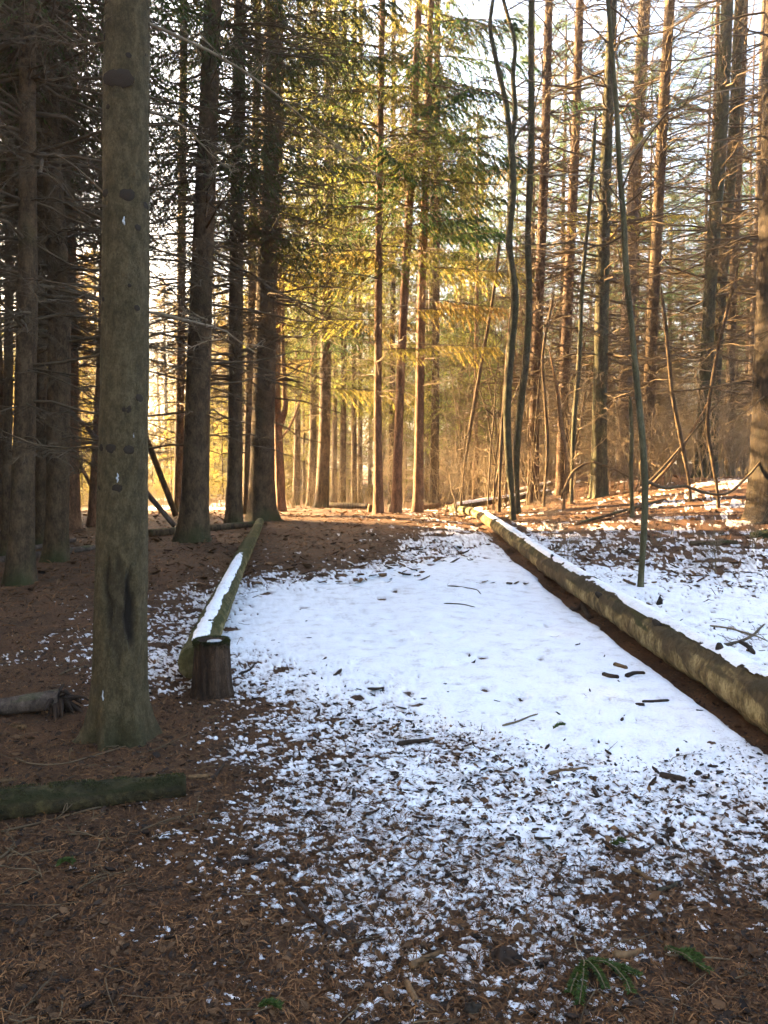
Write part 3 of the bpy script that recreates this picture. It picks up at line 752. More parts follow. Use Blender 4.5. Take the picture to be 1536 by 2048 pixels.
def near_surface(px, py):
    """point of the near trunk's front surface under a pixel"""
    W = np.array(W0); z = at(px, py, D0)[2]
    cx = np.interp(z, W[:, 2], W[:, 0]); r = np.interp(z, W[:, 2], np.array(R0))
    dx = np.clip(at(px, py, D0)[0] - cx, -r * 0.97, r * 0.97)
    return np.array([cx + dx, D0 - math.sqrt(max(r * r - dx * dx, 0)), z]), np.array([dx, -math.sqrt(max(r * r - dx * dx, 0)), 0]) / r
def knot_mesh(seed):
    g = np.random.default_rng(seed); a = np.linspace(0, 2 * math.pi, 15)[:-1]; V = []
    prof = [(1.25, -0.12), (1.0, 0.10), (0.72, 0.22), (0.45, 0.27), (0.2, 0.22)]
    for r, h in prof:
        for t in a:
            q = r * (1 + 0.22 * (g.random() - 0.5))
            V.append((math.cos(t) * q, math.sin(t) * q * 0.85, h + 0.1 * (g.random() - 0.5)))
    V.append((0, 0, 0.2)); k = 14; F = []
    for i in range(len(prof) - 1):
        for j in range(k): F.append((i*k+j, i*k+(j+1) % k, (i+1)*k+(j+1) % k, (i+1)*k+j))
    T = [((len(prof)-1)*k+j, (len(prof)-1)*k+(j+1) % k, len(V)-1) for j in range(k)]
    return make_mesh('knot', np.array(V), [np.array(F), np.array(T)], M['knot'], True)
KN = [knot_mesh(i) for i in range(4)]
for i, (px, py, s) in enumerate([(252,178,30),(222,398,15),(268,403,20),(286,464,11),(297,415,12),(214,896,11),(237,898,16),(271,900,15),
        (269,822,14),(287,798,13),(216,86,13),(298,115,9),(228,230,8),(270,131,8),(250,975,14),(210,975,9),(217,605,8),(284,622,9),(272,580,6),(246,520,6)]):
    p, nn = near_surface(px, py)
    kx = link('knot', KN[i % 4], near, Vector(p - np.array(W0[0]))); kx.rotation_mode = 'QUATERNION'
    kx.rotation_quaternion = Vector(nn).to_track_quat('Z', 'Y'); r = s / 2 * D0 / FPX * 1.15; kx.scale = (r * (1.35 if i == 0 else 1), r, r * 0.42)
for px, py, w, h in [(251,955,4,11),(224,1378,4,13),(225,1425,4,16),(262,455,5,9),(223,1460,4,6),(279,872,3,5)]:
    p, nn = near_surface(px, py); s = D0 / FPX
    g = np.random.default_rng(px); t = np.linspace(-1, 1, 7)
    P = np.stack([0.25 * w * s * g.normal(0, 1, 7), 0 * t - 0.002, -t * h * s * 0.9], 1); R = (w * s / 2) * np.sqrt(np.clip(1.05 - t ** 2, 0.03, 1)) * g.uniform(0.6, 1.2, 7)
    V, Fs = single_tube(P, R, 7)
    link('resin_drip', make_mesh('resin_drip', V, Fs, M['resin'], True), near, Vector(p - np.array(W0[0])))
# long bare branches leaving the near trunk
def px_branch(parent, pw, pts, w0, w1, d0, d1, seed, mat='twig_dark', twigs=14, name='branch', tw=(0.15, 0.5), k=6):
    g = np.random.default_rng(seed); n = len(pts)
    P = np.array([at(px, py, d0 + (d1 - d0) * i / (n - 1)) for i, (px, py) in enumerate(pts)])
    P = interp_path(P, 18); P[1:] += np.cumsum(g.normal(0, 0.003, (17, 3)), 0)
    R = np.linspace(w0, w1, 18) / 2 * d0 / FPX
    A = Acc(); A.add(*tubes((P - pw)[None], R[None], k))
    if twigs:
        L = gen_limbs(g, P - pw, twigs, tw, 0.12, -0.05, 5, 2, 0.05, 0.005); off = A.n
        A.V += L.V; A.F += [f + off for f in L.F]; A.A += L.A; A.n += L.n
    return link(name, A.mesh(name, M[mat], True), parent)
px_branch(near, W0[0], [(297,47),(350,70),(420,103),(500,150),(580,210),(640,265),(700,310),(768,362)], 7, 3, D0, D0 + 1.2, 1, 'twig_pale', 10)
px_branch(near, W0[0], [(298,222),(335,232),(375,258),(420,305),(468,346)], 5, 2, D0, D0 + .8, 2, 'twig_pale', 7)
px_branch(near, W0[0], [(298,624),(350,634),(400,646),(455,668),(512,708)], 6, 3, D0, D0 + .9, 3, 'twig_pale', 6)
px_branch(near, W0[0], [(232,166),(205,120),(165,75),(110,30)], 4, 2, D0, D0 + .4, 4, 'twig_dark', 8)
px_branch(near, W0[0], [(216,392),(170,350),(110,305),(40,300),(-60,295)], 4, 2, D0, D0 + .8, 5, 'twig_dark', 12)
px_branch(near, W0[0], [(214,890),(150,893),(80,890),(20,870),(-60,830)], 5, 2, D0, D0 + .8, 6, 'twig_dark', 8)
px_branch(near, W0[0], [(214,605),(160,575),(90,555),(0,545)], 4, 2, D0, D0 + .6, 7, 'twig_dark', 10)
px_branch(near, W0[0], [(210,85),(150,90),(80,80),(0,85)], 4, 2, D0, D0 + .8, 8, 'twig_dark', 12)
px_branch(near, W0[0], [(300,420),(340,450),(370,500),(400,520)], 4, 2, D0, D0 + .8, 9, 'twig_dark', 7)

# --- the other trunks, left to right
def dparts(i, sc=1.0, dz=0.0, az=0.0, kind=DEAD):
    return [('dead_branches', kind[i % len(kind)], sc, dz, az)]
TREES = [
 # pts, depth, H, bark, parts, label
 ([(40,1165,52),(48,900,42),(55,600,37),(55,300,32),(55,0,28)], None, 18, 'bark_dark', dparts(0) + crown_parts(CR_HI[0], .9, 0.6, 0), 'slender spruce trunk leftmost of the nearer ones, at the left picture edge'),
 ([(113,1125,44),(116,900,44),(118,600,42),(105,350,38),(95,0,33)], None, 19, 'bark_dark', dparts(1, 1, 0, 2) + crown_parts(CR_HI[1], .9, 0.6, 1), 'dark rough spruce trunk between the leftmost spruce and the knotty trunk'),
 ([(82,1090,24),(84,900,20),(82,500,18),(75,0,15)], None, 18, 'bark_dark', dparts(2, 1, 0, 1), 'thin spruce trunk just left behind the dark rough spruce'),
 ([(12,1115,20),(16,800,18),(20,400,16),(22,0,14)], None, 18, 'bark_dark', dparts(0, 1, 0, 4), 'thin dark trunk cut by the left picture edge'),
 ([(143,1058,34),(143,900,30),(140,600,27),(130,0,22)], None, 19, 'bark_red', dparts(1, 1, 0, 3) + crown_parts(CR_HI[0], .9, 0, 2), 'reddish trunk half hidden behind the dark rough spruce'),
 ([(190,1052,30),(196,900,24),(206,700,22),(210,400,19),(212,0,15)], None, 18, 'bark_red', dparts(2, 1, 0, 5), 'reddish trunk peeping out left behind the knotty trunk'),
 ([(387,1083,62),(390,1000,56),(394,850,50),(402,600,44),(414,300,38),(426,0,33)], None, 20, 'bark_dark', dparts(0, 1.05, 0, 1.2) + crown_parts(CR_HI[1], .9, .5, 3), 'stout dark spruce leaning slightly right, foot beside the leaning poles'),
 ([(356,1040,19),(360,800,17),(364,400,16),(368,0,13)], 21, 19, 'bark_dark', dparts(1, 1, 0, 4.5), 'slim straight trunk just left of the stout dark spruce'),
 ([(468,1050,34),(470,900,29),(472,600,28),(476,300,26),(480,0,23)], None, 20, 'bark_dark', dparts(2, 1, .5, 3.3) + crown_parts(CR_HI[0], .95, 0, 4), 'medium spruce trunk midway between the two stout dark spruces'),
 ([(494,1040,20),(497,850,17),(505,500,16),(517,0,13)], 19.5, 19, 'bark_dark', dparts(0, 1, 0, 2.2), 'thin trunk squeezed just left of the mossy stout spruce'),
 ([(523,1040,56),(524,950,50),(530,700,43),(538,400,38),(548,0,34)], None, 21, 'bark_dark', dparts(1, 1.1, 0, .6) + crown_parts(CR_HI[1], .95, 0, 5), 'stout spruce with flared foot behind the far end of the mossy log'),
 ([(757,1030,20),(756,900,17),(757,600,15),(760,300,13),(765,0,11)], None, 19, 'bark_red', dparts(2, .9, 1.5, 4, LARCHW) + crown_parts(CR_MID[0], .95, 1.5, 0), 'leftmost of three slim orange trunks at the head of the path'),
 ([(793,1024,22),(796,900,19),(808,600,17),(825,300,15),(838,0,12)], 19.8, 20, 'bark_red', dparts(0, .9, 2, 1, LARCHW) + crown_parts(CR_MID[1], 1, 3.2, 1.5), 'middle of three slim orange trunks, leaning right'),
 ([(836,1020,22),(838,900,19),(843,600,17),(853,300,15),(862,0,12)], 20.4, 19, 'bark_red', dparts(1, .9, 1.5, 5, LARCHW) + crown_parts(CR_MID[0], 1, 2.4, 2.6), 'rightmost of three slim orange trunks at the head of the path'),
 ([(643,1022,28),(648,900,24),(652,700,22),(656,400,18),(658,0,14)], 26, 20, 'bark_dark', dparts(0, 1, 1, 2) + crown_parts(CR_MID[1], 1, 1.2, 4), 'dark trunk standing alone between the mossy stout spruce and the orange trunks'),
 ([(1066,985,24),(1068,850,21),(1078,600,19),(1090,300,17),(1098,0,15)], 23, 20, 'bark_redgrey', dparts(0, 1, 0, 2, LARCH), 'straight red-brown trunk right of the forked mossy tree'),
 ([(1124,978,26),(1126,850,22),(1136,600,20),(1150,300,17),(1160,0,15)], 24, 20, 'bark_redgrey', dparts(1, 1, 0, 3, LARCH), 'red-brown trunk behind the pale sunlit saplings'),
 ([(1197,978,34),(1199,850,29),(1204,600,26),(1213,300,21),(1225,0,17)], 20, 19, 'bark_mossy', dparts(2, 1, 0, 1, LARCH), 'dark mossy trunk left of the slender green sapling'),
 ([(1247,960,30),(1250,800,28),(1262,500,26),(1278,200,24),(1290,0,22)], 27, 22, 'bark_grey', dparts(0, 1.1, .5, 5, LARCH) + crown_parts(PINE[0], 1.05, 1.5, 1), 'pale grey-brown trunk partly behind the slender green sapling'),
 ([(1294,945,26),(1298,800,23),(1312,500,21),(1328,200,20),(1340,0,19)], 24, 20, 'bark_dark', dparts(1, 1, 0, 4, LARCH), 'brown trunk right behind the slender green sapling'),
 ([(1403,955,30),(1408,850,26),(1414,700,24),(1425,500,24),(1440,300,24),(1455,0,22)], 22, 20, 'bark_mossy', dparts(2, 1, 0, 3, LARCH), 'trunk on the right bank catching a bright streak of sun'),
 ([(1422,950,22),(1432,750,20),(1445,550,20),(1465,300,20),(1480,0,18)], 23.5, 20, 'bark_mossy', dparts(0, 1, 0, 2, LARCH), 'greenish trunk leaning beside the sun-streaked one'),
 ([(1545,1000,96),(1548,900,88),(1552,700,80),(1560,400,74),(1570,0,68)], 13.5, 20, 'bark_shaded', dparts(1, 1.1, .5, 5), 'broad dark trunk cut by the right picture edge'),
 ([(1458,945,18),(1462,700,16),(1478,300,14),(1490,0,12)], 28, 19, 'bark_dark', dparts(2, 1, 0, 1, LARCH), 'narrow dark trunk left of the broad trunk at the right edge'),
 ([(1500,945,16),(1505,700,14),(1520,300,12),(1530,0,11)], 29, 19, 'bark_grey', dparts(0, 1, 0, 4, LARCH), 'narrow grey trunk hard beside the broad trunk at the right edge'),
 ([(592,1012,15),(594,900,13),(596,600,11),(598,0,8)], 33, 18, 'bark_dark', crown_parts(CR_LOW[0], 1.15, 3.0, 1)[1:], 'spruce first to the right behind the forked reddish tree'),
 ([(622,1008,18),(625,900,15),(628,600,13),(630,0,10)], 31, 19, 'bark_dark', crown_parts(CR_LOW[1], 1.2, 3.4, 2)[1:], 'spruce just left behind the lone dark trunk'),
 ([(668,1006,13),(669,900,11),(672,0,8)], 34, 18, 'bark_grey', crown_parts(CR_LOW[2], 1.1, 3.2, 3)[1:], 'pale thin trunk close right behind the lone dark trunk'),
 ([(684,1006,15),(686,900,13),(688,0,9)], 32, 18, 'bark_dark', crown_parts(CR_LOW[0], 1.1, 3.6, 4)[1:], 'second thin trunk right behind the lone dark trunk'),
 ([(708,1004,12),(708,900,11),(710,0,8)], 33, 18, 'bark_dark', dparts(0, 1, 0, 1), 'dark thin trunk midway between the lone dark trunk and the orange trunks'),
 ([(720,1004,11),(720,900,10),(722,0,8)], 35, 18, 'bark_dark', crown_parts(CR_LOW[1], 1.1, 4, 5.5)[1:], 'dark thin trunk nearest the left of the orange trunks'),
 ([(868,1000,20),(870,850,17),(875,0,12)], 30, 18, 'bark_dark', crown_parts(CR_LOW[2], 1.2, 2.6, .4)[1:], 'dark spruce behind the gap right of the orange trunks'),
 ([(782,1000,13),(784,850,12),(788,0,8)], 31, 18, 'bark_dark', crown_parts(CR_LOW[0], 1.15, 3, 2.4)[1:], 'dark spruce seen between the orange trunks'),
]
BOUGHS = {
 11: [(330,185,1.0,'leaf_spruce'),(420,200,1.0,'leaf_spruce'),(500,170,.9,'leaf_sunlit'),(560,215,1.0,'leaf_sunlit'),(640,190,.9,'leaf_sunlit'),(250,200,1.1,'leaf_dark'),(180,170,1.1,'leaf_dark'),(700,-30,.6,'leaf_sunlit'),(90,190,1.1,'leaf_dark')],
 12: [(240,-60,.9,'leaf_green'),(360,-110,.9,'leaf_green'),(455,-40,.9,'leaf_green'),(150,20,.9,'leaf_green'),(60,-20,1.0,'leaf_green'),(530,-140,.8,'leaf_sunlit'),(620,-20,.7,'leaf_sunlit')],
 13: [(215,14,.85,'leaf_green'),(300,2,.95,'leaf_green'),(335,-18,.95,'leaf_green'),(395,-5,.9,'leaf_green'),(440,10,.9,'leaf_green'),(540,-8,1.0,'leaf_sunlit'),(600,12,.9,'leaf_sunlit'),(690,-4,.8,'leaf_sunlit'),(480,-30,.9,'leaf_green'),(120,-5,1.0,'leaf_green'),(30,10,1.0,'leaf_green')],
 14: [(420,190,1.1,'leaf_sunlit'),(500,-20,1.1,'leaf_sunlit'),(580,200,1.1,'leaf_sunlit'),(650,-15,1.2,'leaf_sunlit'),(720,190,1.0,'leaf_sunlit'),(780,-10,1.1,'leaf_sunlit'),(340,10,1.2,'leaf_spruce'),(260,180,1.2,'leaf_spruce')],
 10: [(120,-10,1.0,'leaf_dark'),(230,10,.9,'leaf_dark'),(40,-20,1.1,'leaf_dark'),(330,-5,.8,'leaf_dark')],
 18: [(180,20,1.0,'leaf_green'),(300,170,1.0,'leaf_green'),(90,190,1.1,'leaf_green'),(420,10,.9,'leaf_sunlit')],
 15: [(330,170,1.0,'leaf_sunlit'),(430,-10,1.0,'leaf_sunlit'),(200,0,1.0,'leaf_green'),(520,190,1.0,'leaf_sunlit')],
}
for i, (pts, dep, H, bark, parts, label) in enumerate(TREES):
    if i in (0, 1, 4, 6, 8, 10): parts = parts + [('dead_branches', DEADHI[0], 1.0, 0, i * 1.3)]
    wmax = pts[0][2]
    cat = 'tree'
    last = conifer('spruce_tree' if i < 15 or i > 24 else 'conifer_tree', label, cat, pts, dep, H, bark, parts, k=28 if wmax > 30 else 14, rows=110 if wmax > 30 else 60,
            seed=20 + i, rough=0.05, flare=0.45, flare_h=0.22, moss_h=0.3 if bark == 'bark_dark' else 0.05)
    if i in BOUGHS: add_boughs(*last[:2], last[3], BOUGHS[i])
# extra stubs and long branches on the stout trunks seen in the picture

# ------------------------------------------------------------------ broadleaf trees and poles
def broadleaf(name, label, paths, depth, mat, nb, Lr, seed, H_ext=2.0, k=10, twig='twig_dark', category='tree'):
    g = np.random.default_rng(seed)
    W, R, depth = px_trunk(paths[0], depth)
    base = W[0].copy(); o = thing(name, base, label, category)
    for j, pth in enumerate(paths):
        if j == 0: Wj, Rj = W, R
        else:
            Wj = [at(px, py, depth + 0.15 * j * (i / len(pth))) for i, (px, py, w) in enumerate(pth)]; Rj = [w / 2 * depth / FPX for _, _, w in pth]
        P = np.array(Wj) - base; Rj = np.array(Rj)
        if j == 0: P = np.concatenate([[P[0] - np.array([0, 0, 0.15])], P]); Rj = np.concatenate([[Rj[0] * 1.3], Rj])
        dd = nrm(P[-1] - P[-2])
        if H_ext: P = np.concatenate([P, [P[-1] + dd * H_ext]]); Rj = np.concatenate([Rj, [0.005]])
        V, Fs = single_tube(P, Rj, k, 60, 0.06, seed + j, 9)
        link('trunk' if j == 0 else 'fork', make_mesh('trunk', V, Fs, M[mat], True), o)
        if nb:
            q = interp_path(P, 30)
            L = gen_limbs(g, q, nb, Lr, 0.3 if j == 0 else 0.1, 0.5, 6, 3, 0.06)
            link('twigs', L.mesh('twigs', M[twig], True), o, kind='stuff')
    return o, base, depth
fk, fb, fd = broadleaf('broadleaf_tree', 'crooked mossy tree forking high up, just behind the right log',
    [[(1026,1040,15),(1018,930,15),(1014,830,15),(1022,700,15),(1030,600,15),(1018,480,14),(1026,380,14),(1022,290,13),(1010,200,10),(990,110,9),(980,50,8),(986,0,7)],
     [(1022,295,10),(1030,230,10),(1026,150,9),(1030,90,8),(1012,20,7)],
     [(1024,292,6),(1040,262,5),(1062,238,4),(1075,190,3)]], None, 'bark_mossy', 18, (0.5, 2.0), 51)
broadleaf('broadleaf_tree', 'slim grey-green tree rising straight right beside the forked mossy one',
    [[(1036,1015,15),(1033,900,14),(1040,820,14),(1050,740,13),(1058,600,13),(1056,480,12),(1062,300,12),(1062,150,11),(1062,0,10)]], 18.0, 'bark_mossy', 24, (0.5, 2.0), 52)
sp, sb, sd = broadleaf('young_tree', 'slender smooth green sapling curving up behind the right log',
    [[(1281,1176,14),(1288,1060,13),(1290,970,13),(1284,870,13),(1272,750,12),(1263,650,11),(1252,540,12),(1248,450,11),(1240,350,10),(1232,200,9),(1222,80,8),(1216,0,8)]], None, 'bark_sapling', 13, (0.4, 1.5), 53)
px_branch(sp, sb, [(1238,340),(1262,310),(1310,250),(1360,205),(1440,185),(1540,165)], 5, 2, sd, sd + .8, 61, 'twig_pale', 4)
px_branch(sp, sb, [(1248,470),(1210,490),(1150,485),(1090,492),(1030,490)], 5, 2, sd, sd + .8, 62, 'twig_dark', 7)
px_branch(sp, sb, [(1243,330),(1180,350),(1110,350),(1040,352)], 4, 2, sd, sd + .8, 63, 'twig_pale', 4)
broadleaf('young_tree', 'short thin bare sapling standing just left of the slender green one',
    [[(1264,1036,11),(1262,950,9),(1263,860,8),(1260,800,5)]], None, 'bark_sapling', 0, (0.5, 1.4), 54, H_ext=0.1, k=8)
POLES = [
 ([(922,985,9),(945,830,8),(962,730,7),(985,600,6),(1000,480,4)], 21.5, 'bark_dark', 'thin pole leaning right at the far end of the right log', 6),
 ([(998,1000,9),(1002,900,8),(1010,780,7),(1020,640,5)], 19, 'bark_dark', 'thin stem close left of the forked mossy tree', 5),
 ([(1143,985,10),(1148,850,10),(1158,720,9),(1165,560,8),(1180,400,7),(1190,250,6)], 19, 'bark_mossy', 'slim stem right before the red-brown trunks', 8),
 ([(1088,980,7),(1095,900,7),(1090,800,6),(1085,720,5),(1105,600,4)], 20, 'bark_dark', 'dark crooked stem between the red-brown trunks', 5),
 ([(1128,985,8),(1130,900,8),(1122,850,8),(1115,780,6),(1105,730,4)], 17.5, 'wood_raw', 'pale sunlit forked sapling before the red-brown trunks', 8),
 ([(1437,1000,9),(1425,920,8),(1415,860,8),(1425,760,8),(1440,680,7),(1470,560,5)], 15, 'bark_dark', 'dark curved stem before the sun-streaked trunk', 6),
 ([(1382,960,9),(1362,880,9),(1345,790,8),(1335,690,8),(1325,600,6)], 16, 'bark_dark', 'dark stem bending left before the right bank', 6),
 ([(1536,620,10),(1500,560,12),(1470,440,13),(1450,340,12),(1420,240,9)], 13.2, 'bark_mossy', 'mossy crooked limb reaching out from the broad trunk on the right', 7),
]
for i, (pts, dep, mt, label, nb) in enumerate(POLES):
    if i == 7:
        P = np.array([at(px, py, 13.2) for px, py, w in pts]); R = np.array([w / 2 * 13.2 / FPX for _, _, w in pts])
        continue
    broadleaf('young_tree', label, [pts], dep, mt, nb, (0.4, 1.4), 70 + i, H_ext=0.4, k=8, twig='twig_warm' if mt == 'wood_raw' else 'twig_dark')
# reddish tree with an upswept side limb beside the stout spruce
o, b, d = broadleaf('forked_tree', 'reddish tree with an upswept side limb, right behind the mossy stout spruce',
    [[(562,1022,26),(560,960,20),(557,880,17),(554,800,15),(556,600,14),(560,300,11),(562,0,9)],
     [(556,868,12),(562,845,13),(570,820,11),(569,780,10),(566,700,8),(566,600,6)],
     [(560,880,5),(575,860,4),(590,830,4),(602,790,3)]], 21.5, 'bark_red', 8, (0.5, 1.6), 90)
# poles fallen against the trees on the left
def lean_pole(name, label, p0, p1, w, d0, d1, mat, seed):
    a, b = at(*p0, d0), at(*p1, d1)
    b[2] = tz(b[0], b[1]) + 0.02
    mid = (a + b) / 2 + np.array([0, 0, 0.06])
    V, Fs = single_tube(np.array([b, mid, a]) - b, np.array([w, w * .9, w * .7]) / 2 * d1 / FPX, 9, 24, 0.05, seed, 9)
    o = link(name, make_mesh(name, V, Fs, M[mat], True), None, b, label=label, category='fallen pole')
lean_pole('leaning_pole', 'long dead pole leaning low behind the knotty trunk', (120,800), (350,1060), 11, 15.2, 16.0, 'bark_grey', 1)
lean_pole('leaning_pole', 'steeper dead pole leaning to the foot of the stout dark spruce', (205,660), (352,1032), 12, 17.5, 18.2, 'bark_dark', 2)
lean_pole('leaning_pole', 'dead pole leaning between the reddish trunks at left', (138,890), (210,1040), 8, 17.5, 18.5, 'bark_dark', 3)

# ------------------------------------------------------------------ the wood beyond: repeats
TR = []
for i in range(4):
    g = np.random.default_rng(400 + i); t = np.linspace(0, 1, 12)
    P = np.stack([np.cumsum(g.normal(0, .03, 12)), np.cumsum(g.normal(0, .03, 12)), 20 * t - 0.2], 1)
    V, Fs = single_tube(P, 0.17 * (1 - 0.85 * t) ** 0.9 + 0.012, 10, 40, 0.05, i, 7, cap=False); TR.append((V, Fs))
TRUNK = {bk: [make_mesh('trunk', V, Fs, M[bk], True) for V, Fs in TR] for bk in ('bark_dark', 'bark_red', 'bark_redgrey', 'bark_grey', 'bark_mossy')}
placed = [(w[0], w[1]) for w in []]
def plant(name, x, y, sc, bark, parts, label, group, i, thick=1.0, top=20.0):
    o = thing(name, (x, y, tz(x, y)), label, 'tree', group)
    t = link('trunk', TRUNK[bark][i % 4], o); t.scale = (sc * thick, sc * thick, sc * top / 20.0); t.rotation_euler = (0, 0, i * 1.7)
    for pn, m, s, dz, az in parts:
        c = link(pn, m, o, (0, 0, dz)); c.scale = (s * sc,) * 3; c.rotation_euler = (0, 0, az + i * 2.1)
    return o
g = np.random.default_rng(77)
occ = [(o.location.x, o.location.y) for o in col.objects if o.type == 'EMPTY']
def free(x, y, r):
    for a, b in occ:
        if (a - x) ** 2 + (b - y) ** 2 < r * r: return False
    occ.append((x, y)); return True
def scatter(n, ulo, uhi, ylo, yhi, r, fn, tries=40):
    """n spots with x/y between ulo..uhi and y between ylo..yhi"""
    c = 0
    for k in range(n * tries):
        y = math.sqrt(g.uniform(ylo ** 2, yhi ** 2)); x = g.uniform(ulo, uhi) * y
        if free(x, y, r):
            fn(x, y, c); c += 1
            if c >= n: break
def u_of(px): return (px - CX) / FPX
# sunlit spruces across the clearing
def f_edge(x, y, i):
    pr = CR_SUNLIT[i % 2]
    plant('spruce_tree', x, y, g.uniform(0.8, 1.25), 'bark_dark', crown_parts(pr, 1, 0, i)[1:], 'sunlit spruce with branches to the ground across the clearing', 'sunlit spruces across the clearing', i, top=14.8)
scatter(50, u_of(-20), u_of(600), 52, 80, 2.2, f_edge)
def f_small(x, y, i):
    plant('spruce_tree', x, y, g.uniform(0.7, 1.2), 'bark_dark', crown_parts(CR_SM[i % 2], 1, 0, i), 'small bushy spruce in the undergrowth beyond the path', 'small spruces beyond the path', i, 0.35, 6.4)
def f_clear(x, y, i):
    plant('spruce_tree', x, y, g.uniform(0.6, 1.0), 'bark_dark', crown_parts(CR_SMG[i % 2], 1, 0, i), 'small sunlit spruce standing in the clearing %s' % ('left of the knotty trunk' if x / y < u_of(230) else 'right of the knotty trunk'), 'small spruces in the clearing', i, 0.35, 6.4)
# left trunks further in
def f_left(x, y, i):
    plant('spruce_tree', x, y, g.uniform(0.85, 1.1), ('bark_dark', 'bark_red')[i % 3 == 0], dparts(i) + (crown_parts(CR_HI[i % 2], .9, 0.8, i)),
          'thin spruce trunk further back among the left-hand trees', 'spruces further back on the left', i, g.uniform(0.5, 0.9))
scatter(9, u_of(-150), u_of(200), 13.5, 18.5, 1.3, f_left)
def place_mid(x, y):
    px = CX + FPX * x / y
    return 'right behind the mossy stout spruce' if px < 640 else 'behind the gap left of the orange trunks' if px < 745 else 'behind the three orange trunks' if px < 850 else 'beyond the far end of the right log'
def f_mid(x, y, i):
    plant('spruce_tree', x, y, g.uniform(0.85, 1.15), ('bark_dark', 'bark_red', 'bark_grey')[i % 3], dparts(i, 1, 0, i, LARCHW) + crown_parts((CR_MID + CR_LOW)[i % 5], 1.05, (0, .4, 1.8, 1.5, 2)[i % 5], i)[1:],
          '%s spruce in the wood %s' % (('dark-barked', 'red-barked', 'grey-barked')[i % 3], place_mid(x, y)), 'spruces beyond the head of the path', i, g.uniform(0.5, 0.9), (18.6, 19, 16.2, 15.9, 16.4)[i % 5])
scatter(17, u_of(575), u_of(960), 28, 50, 2.2, f_mid)
scatter(7, u_of(575), u_of(960), 34, 48, 1.5, f_small)
def place_right(x, y):
    px = CX + FPX * x / y
    return ('behind the forked mossy tree' if px < 1090 else 'behind the red-brown trunks' if px < 1180 else 'behind the dark mossy trunk' if px < 1250 else
            'behind the slender green sapling' if px < 1350 else 'behind the sun-streaked trunk' if px < 1470 else 'by the right picture edge')
def f_right(x, y, i):
    pp = dparts(i, 1, 0, i, LARCHW if i % 3 == 0 else LARCH)
    if i % 3: pp = pp + crown_parts(PINE[i % 2], 1.0, (0.5, -1.5)[i % 2], i)[1:]
    plant('conifer_tree', x, y, g.uniform(0.85, 1.15), ('bark_redgrey', 'bark_dark', 'bark_grey')[i % 3], pp,
          'slim %s trunk%s in the wood %s' % (('red-brown', 'dark', 'grey')[i % 3], (' with warm-brown twigs', ' with airy green crown', ' with dark twigs')[i % 3], place_right(x, y)), 'trunks deep in the right-hand wood', i, g.uniform(0.45, 0.9))
scatter(40, u_of(960), u_of(1640), 25, 60, 1.5, f_right)
def f_far(x, y, i):
    plant('spruce_tree', x, y, g.uniform(0.8, 1.15), 'bark_dark', crown_parts(CR_LOW[i % 3], 1, 0, i)[1:], 'far spruce closing off the back of the wood', 'far spruces at the back of the wood', i, top=13.8)
scatter(18, u_of(900), u_of(1640), 42, 54, 1.6, f_far)
scatter(14, u_of(560), u_of(900), 60, 92, 2.6, f_far)
scatter(40, u_of(900), u_of(1640), 54, 92, 2.4, f_far)
scatter(8, u_of(250), u_of(540), 38, 50, 1.5, f_clear)
scatter(6, u_of(-20), u_of(200), 30, 44, 1.5, f_clear)
# trees of the same stand beyond the left picture edge (they shade the foreground)
def f_out(x, y, i):
    plant('spruce_tree', x, y, g.uniform(0.95, 1.25), 'bark_dark', crown_parts((CR_LOW + CR_MID)[i % 5], 1.1, 0, i)[1:], 'spruce in the dense stand beyond the left picture edge', 'spruces beyond the left picture edge', i, top=16)
c = 0
for k in range(6000):
    x = g.uniform(-46, -7); y = g.uniform(-6, 46)
    if x > -0.56 * y - 2.5: continue
    s = y - 16.0 + x / math.tan(SUN_AZ)          # measured across the sun's direction
    if s > -1.5 or s < -25: continue
    if free(x, y, 2.3):
        f_out(x, y, c); c += 1
        if c > 125: break

# undergrowth
def f_shrub(x, y, i, lab=None, grp='bare shrubs in the right-hand undergrowth'):
    o = link('bare_shrub', SHRUB[i % 4], None, (x, y, tz(x, y)), label=lab or 'low bare twiggy shrub in the undergrowth %s' % place_right(x, y), category='shrub', group=grp)
    s = g.uniform(0.7, 1.3); o.scale = (s, s, s * g.uniform(0.8, 1.3)); o.rotation_euler = (0, 0, g.uniform(0, 6.28))
scatter(95, u_of(880), u_of(1600), 18.5, 40, 0.6, f_shrub)
scatter(12, u_of(570), u_of(900), 26, 40, 0.8, lambda x, y, i: f_shrub(x, y, i, 'bare twiggy shrub beyond the head of the path', 'bare shrubs beyond the head of the path'))
scatter(7, u_of(1060), u_of(1540), 9.5, 15, 0.8, lambda x, y, i: (f_shrub(x, y, i, 'low bare seedling sticking out of the snow on the right', 'bare seedlings in the snow on the right'), col.objects[-1].__setattr__('scale', (0.3, 0.3, 0.33))))
def f_tall(x, y, i):
    o = link('tall_shrub', TALL[i % 3], None, (x, y, tz(x, y)), label='tall thin many-stemmed bare shrub %s' % place_right(x, y), category='shrub', group='tall bare shrubs in the right-hand wood')
    s = g.uniform(0.7, 1.2); o.scale = (s, s, s); o.rotation_euler = (0, 0, g.uniform(0, 6.28))
scatter(48, u_of(900), u_of(1600), 19, 42, 0.7, f_tall)
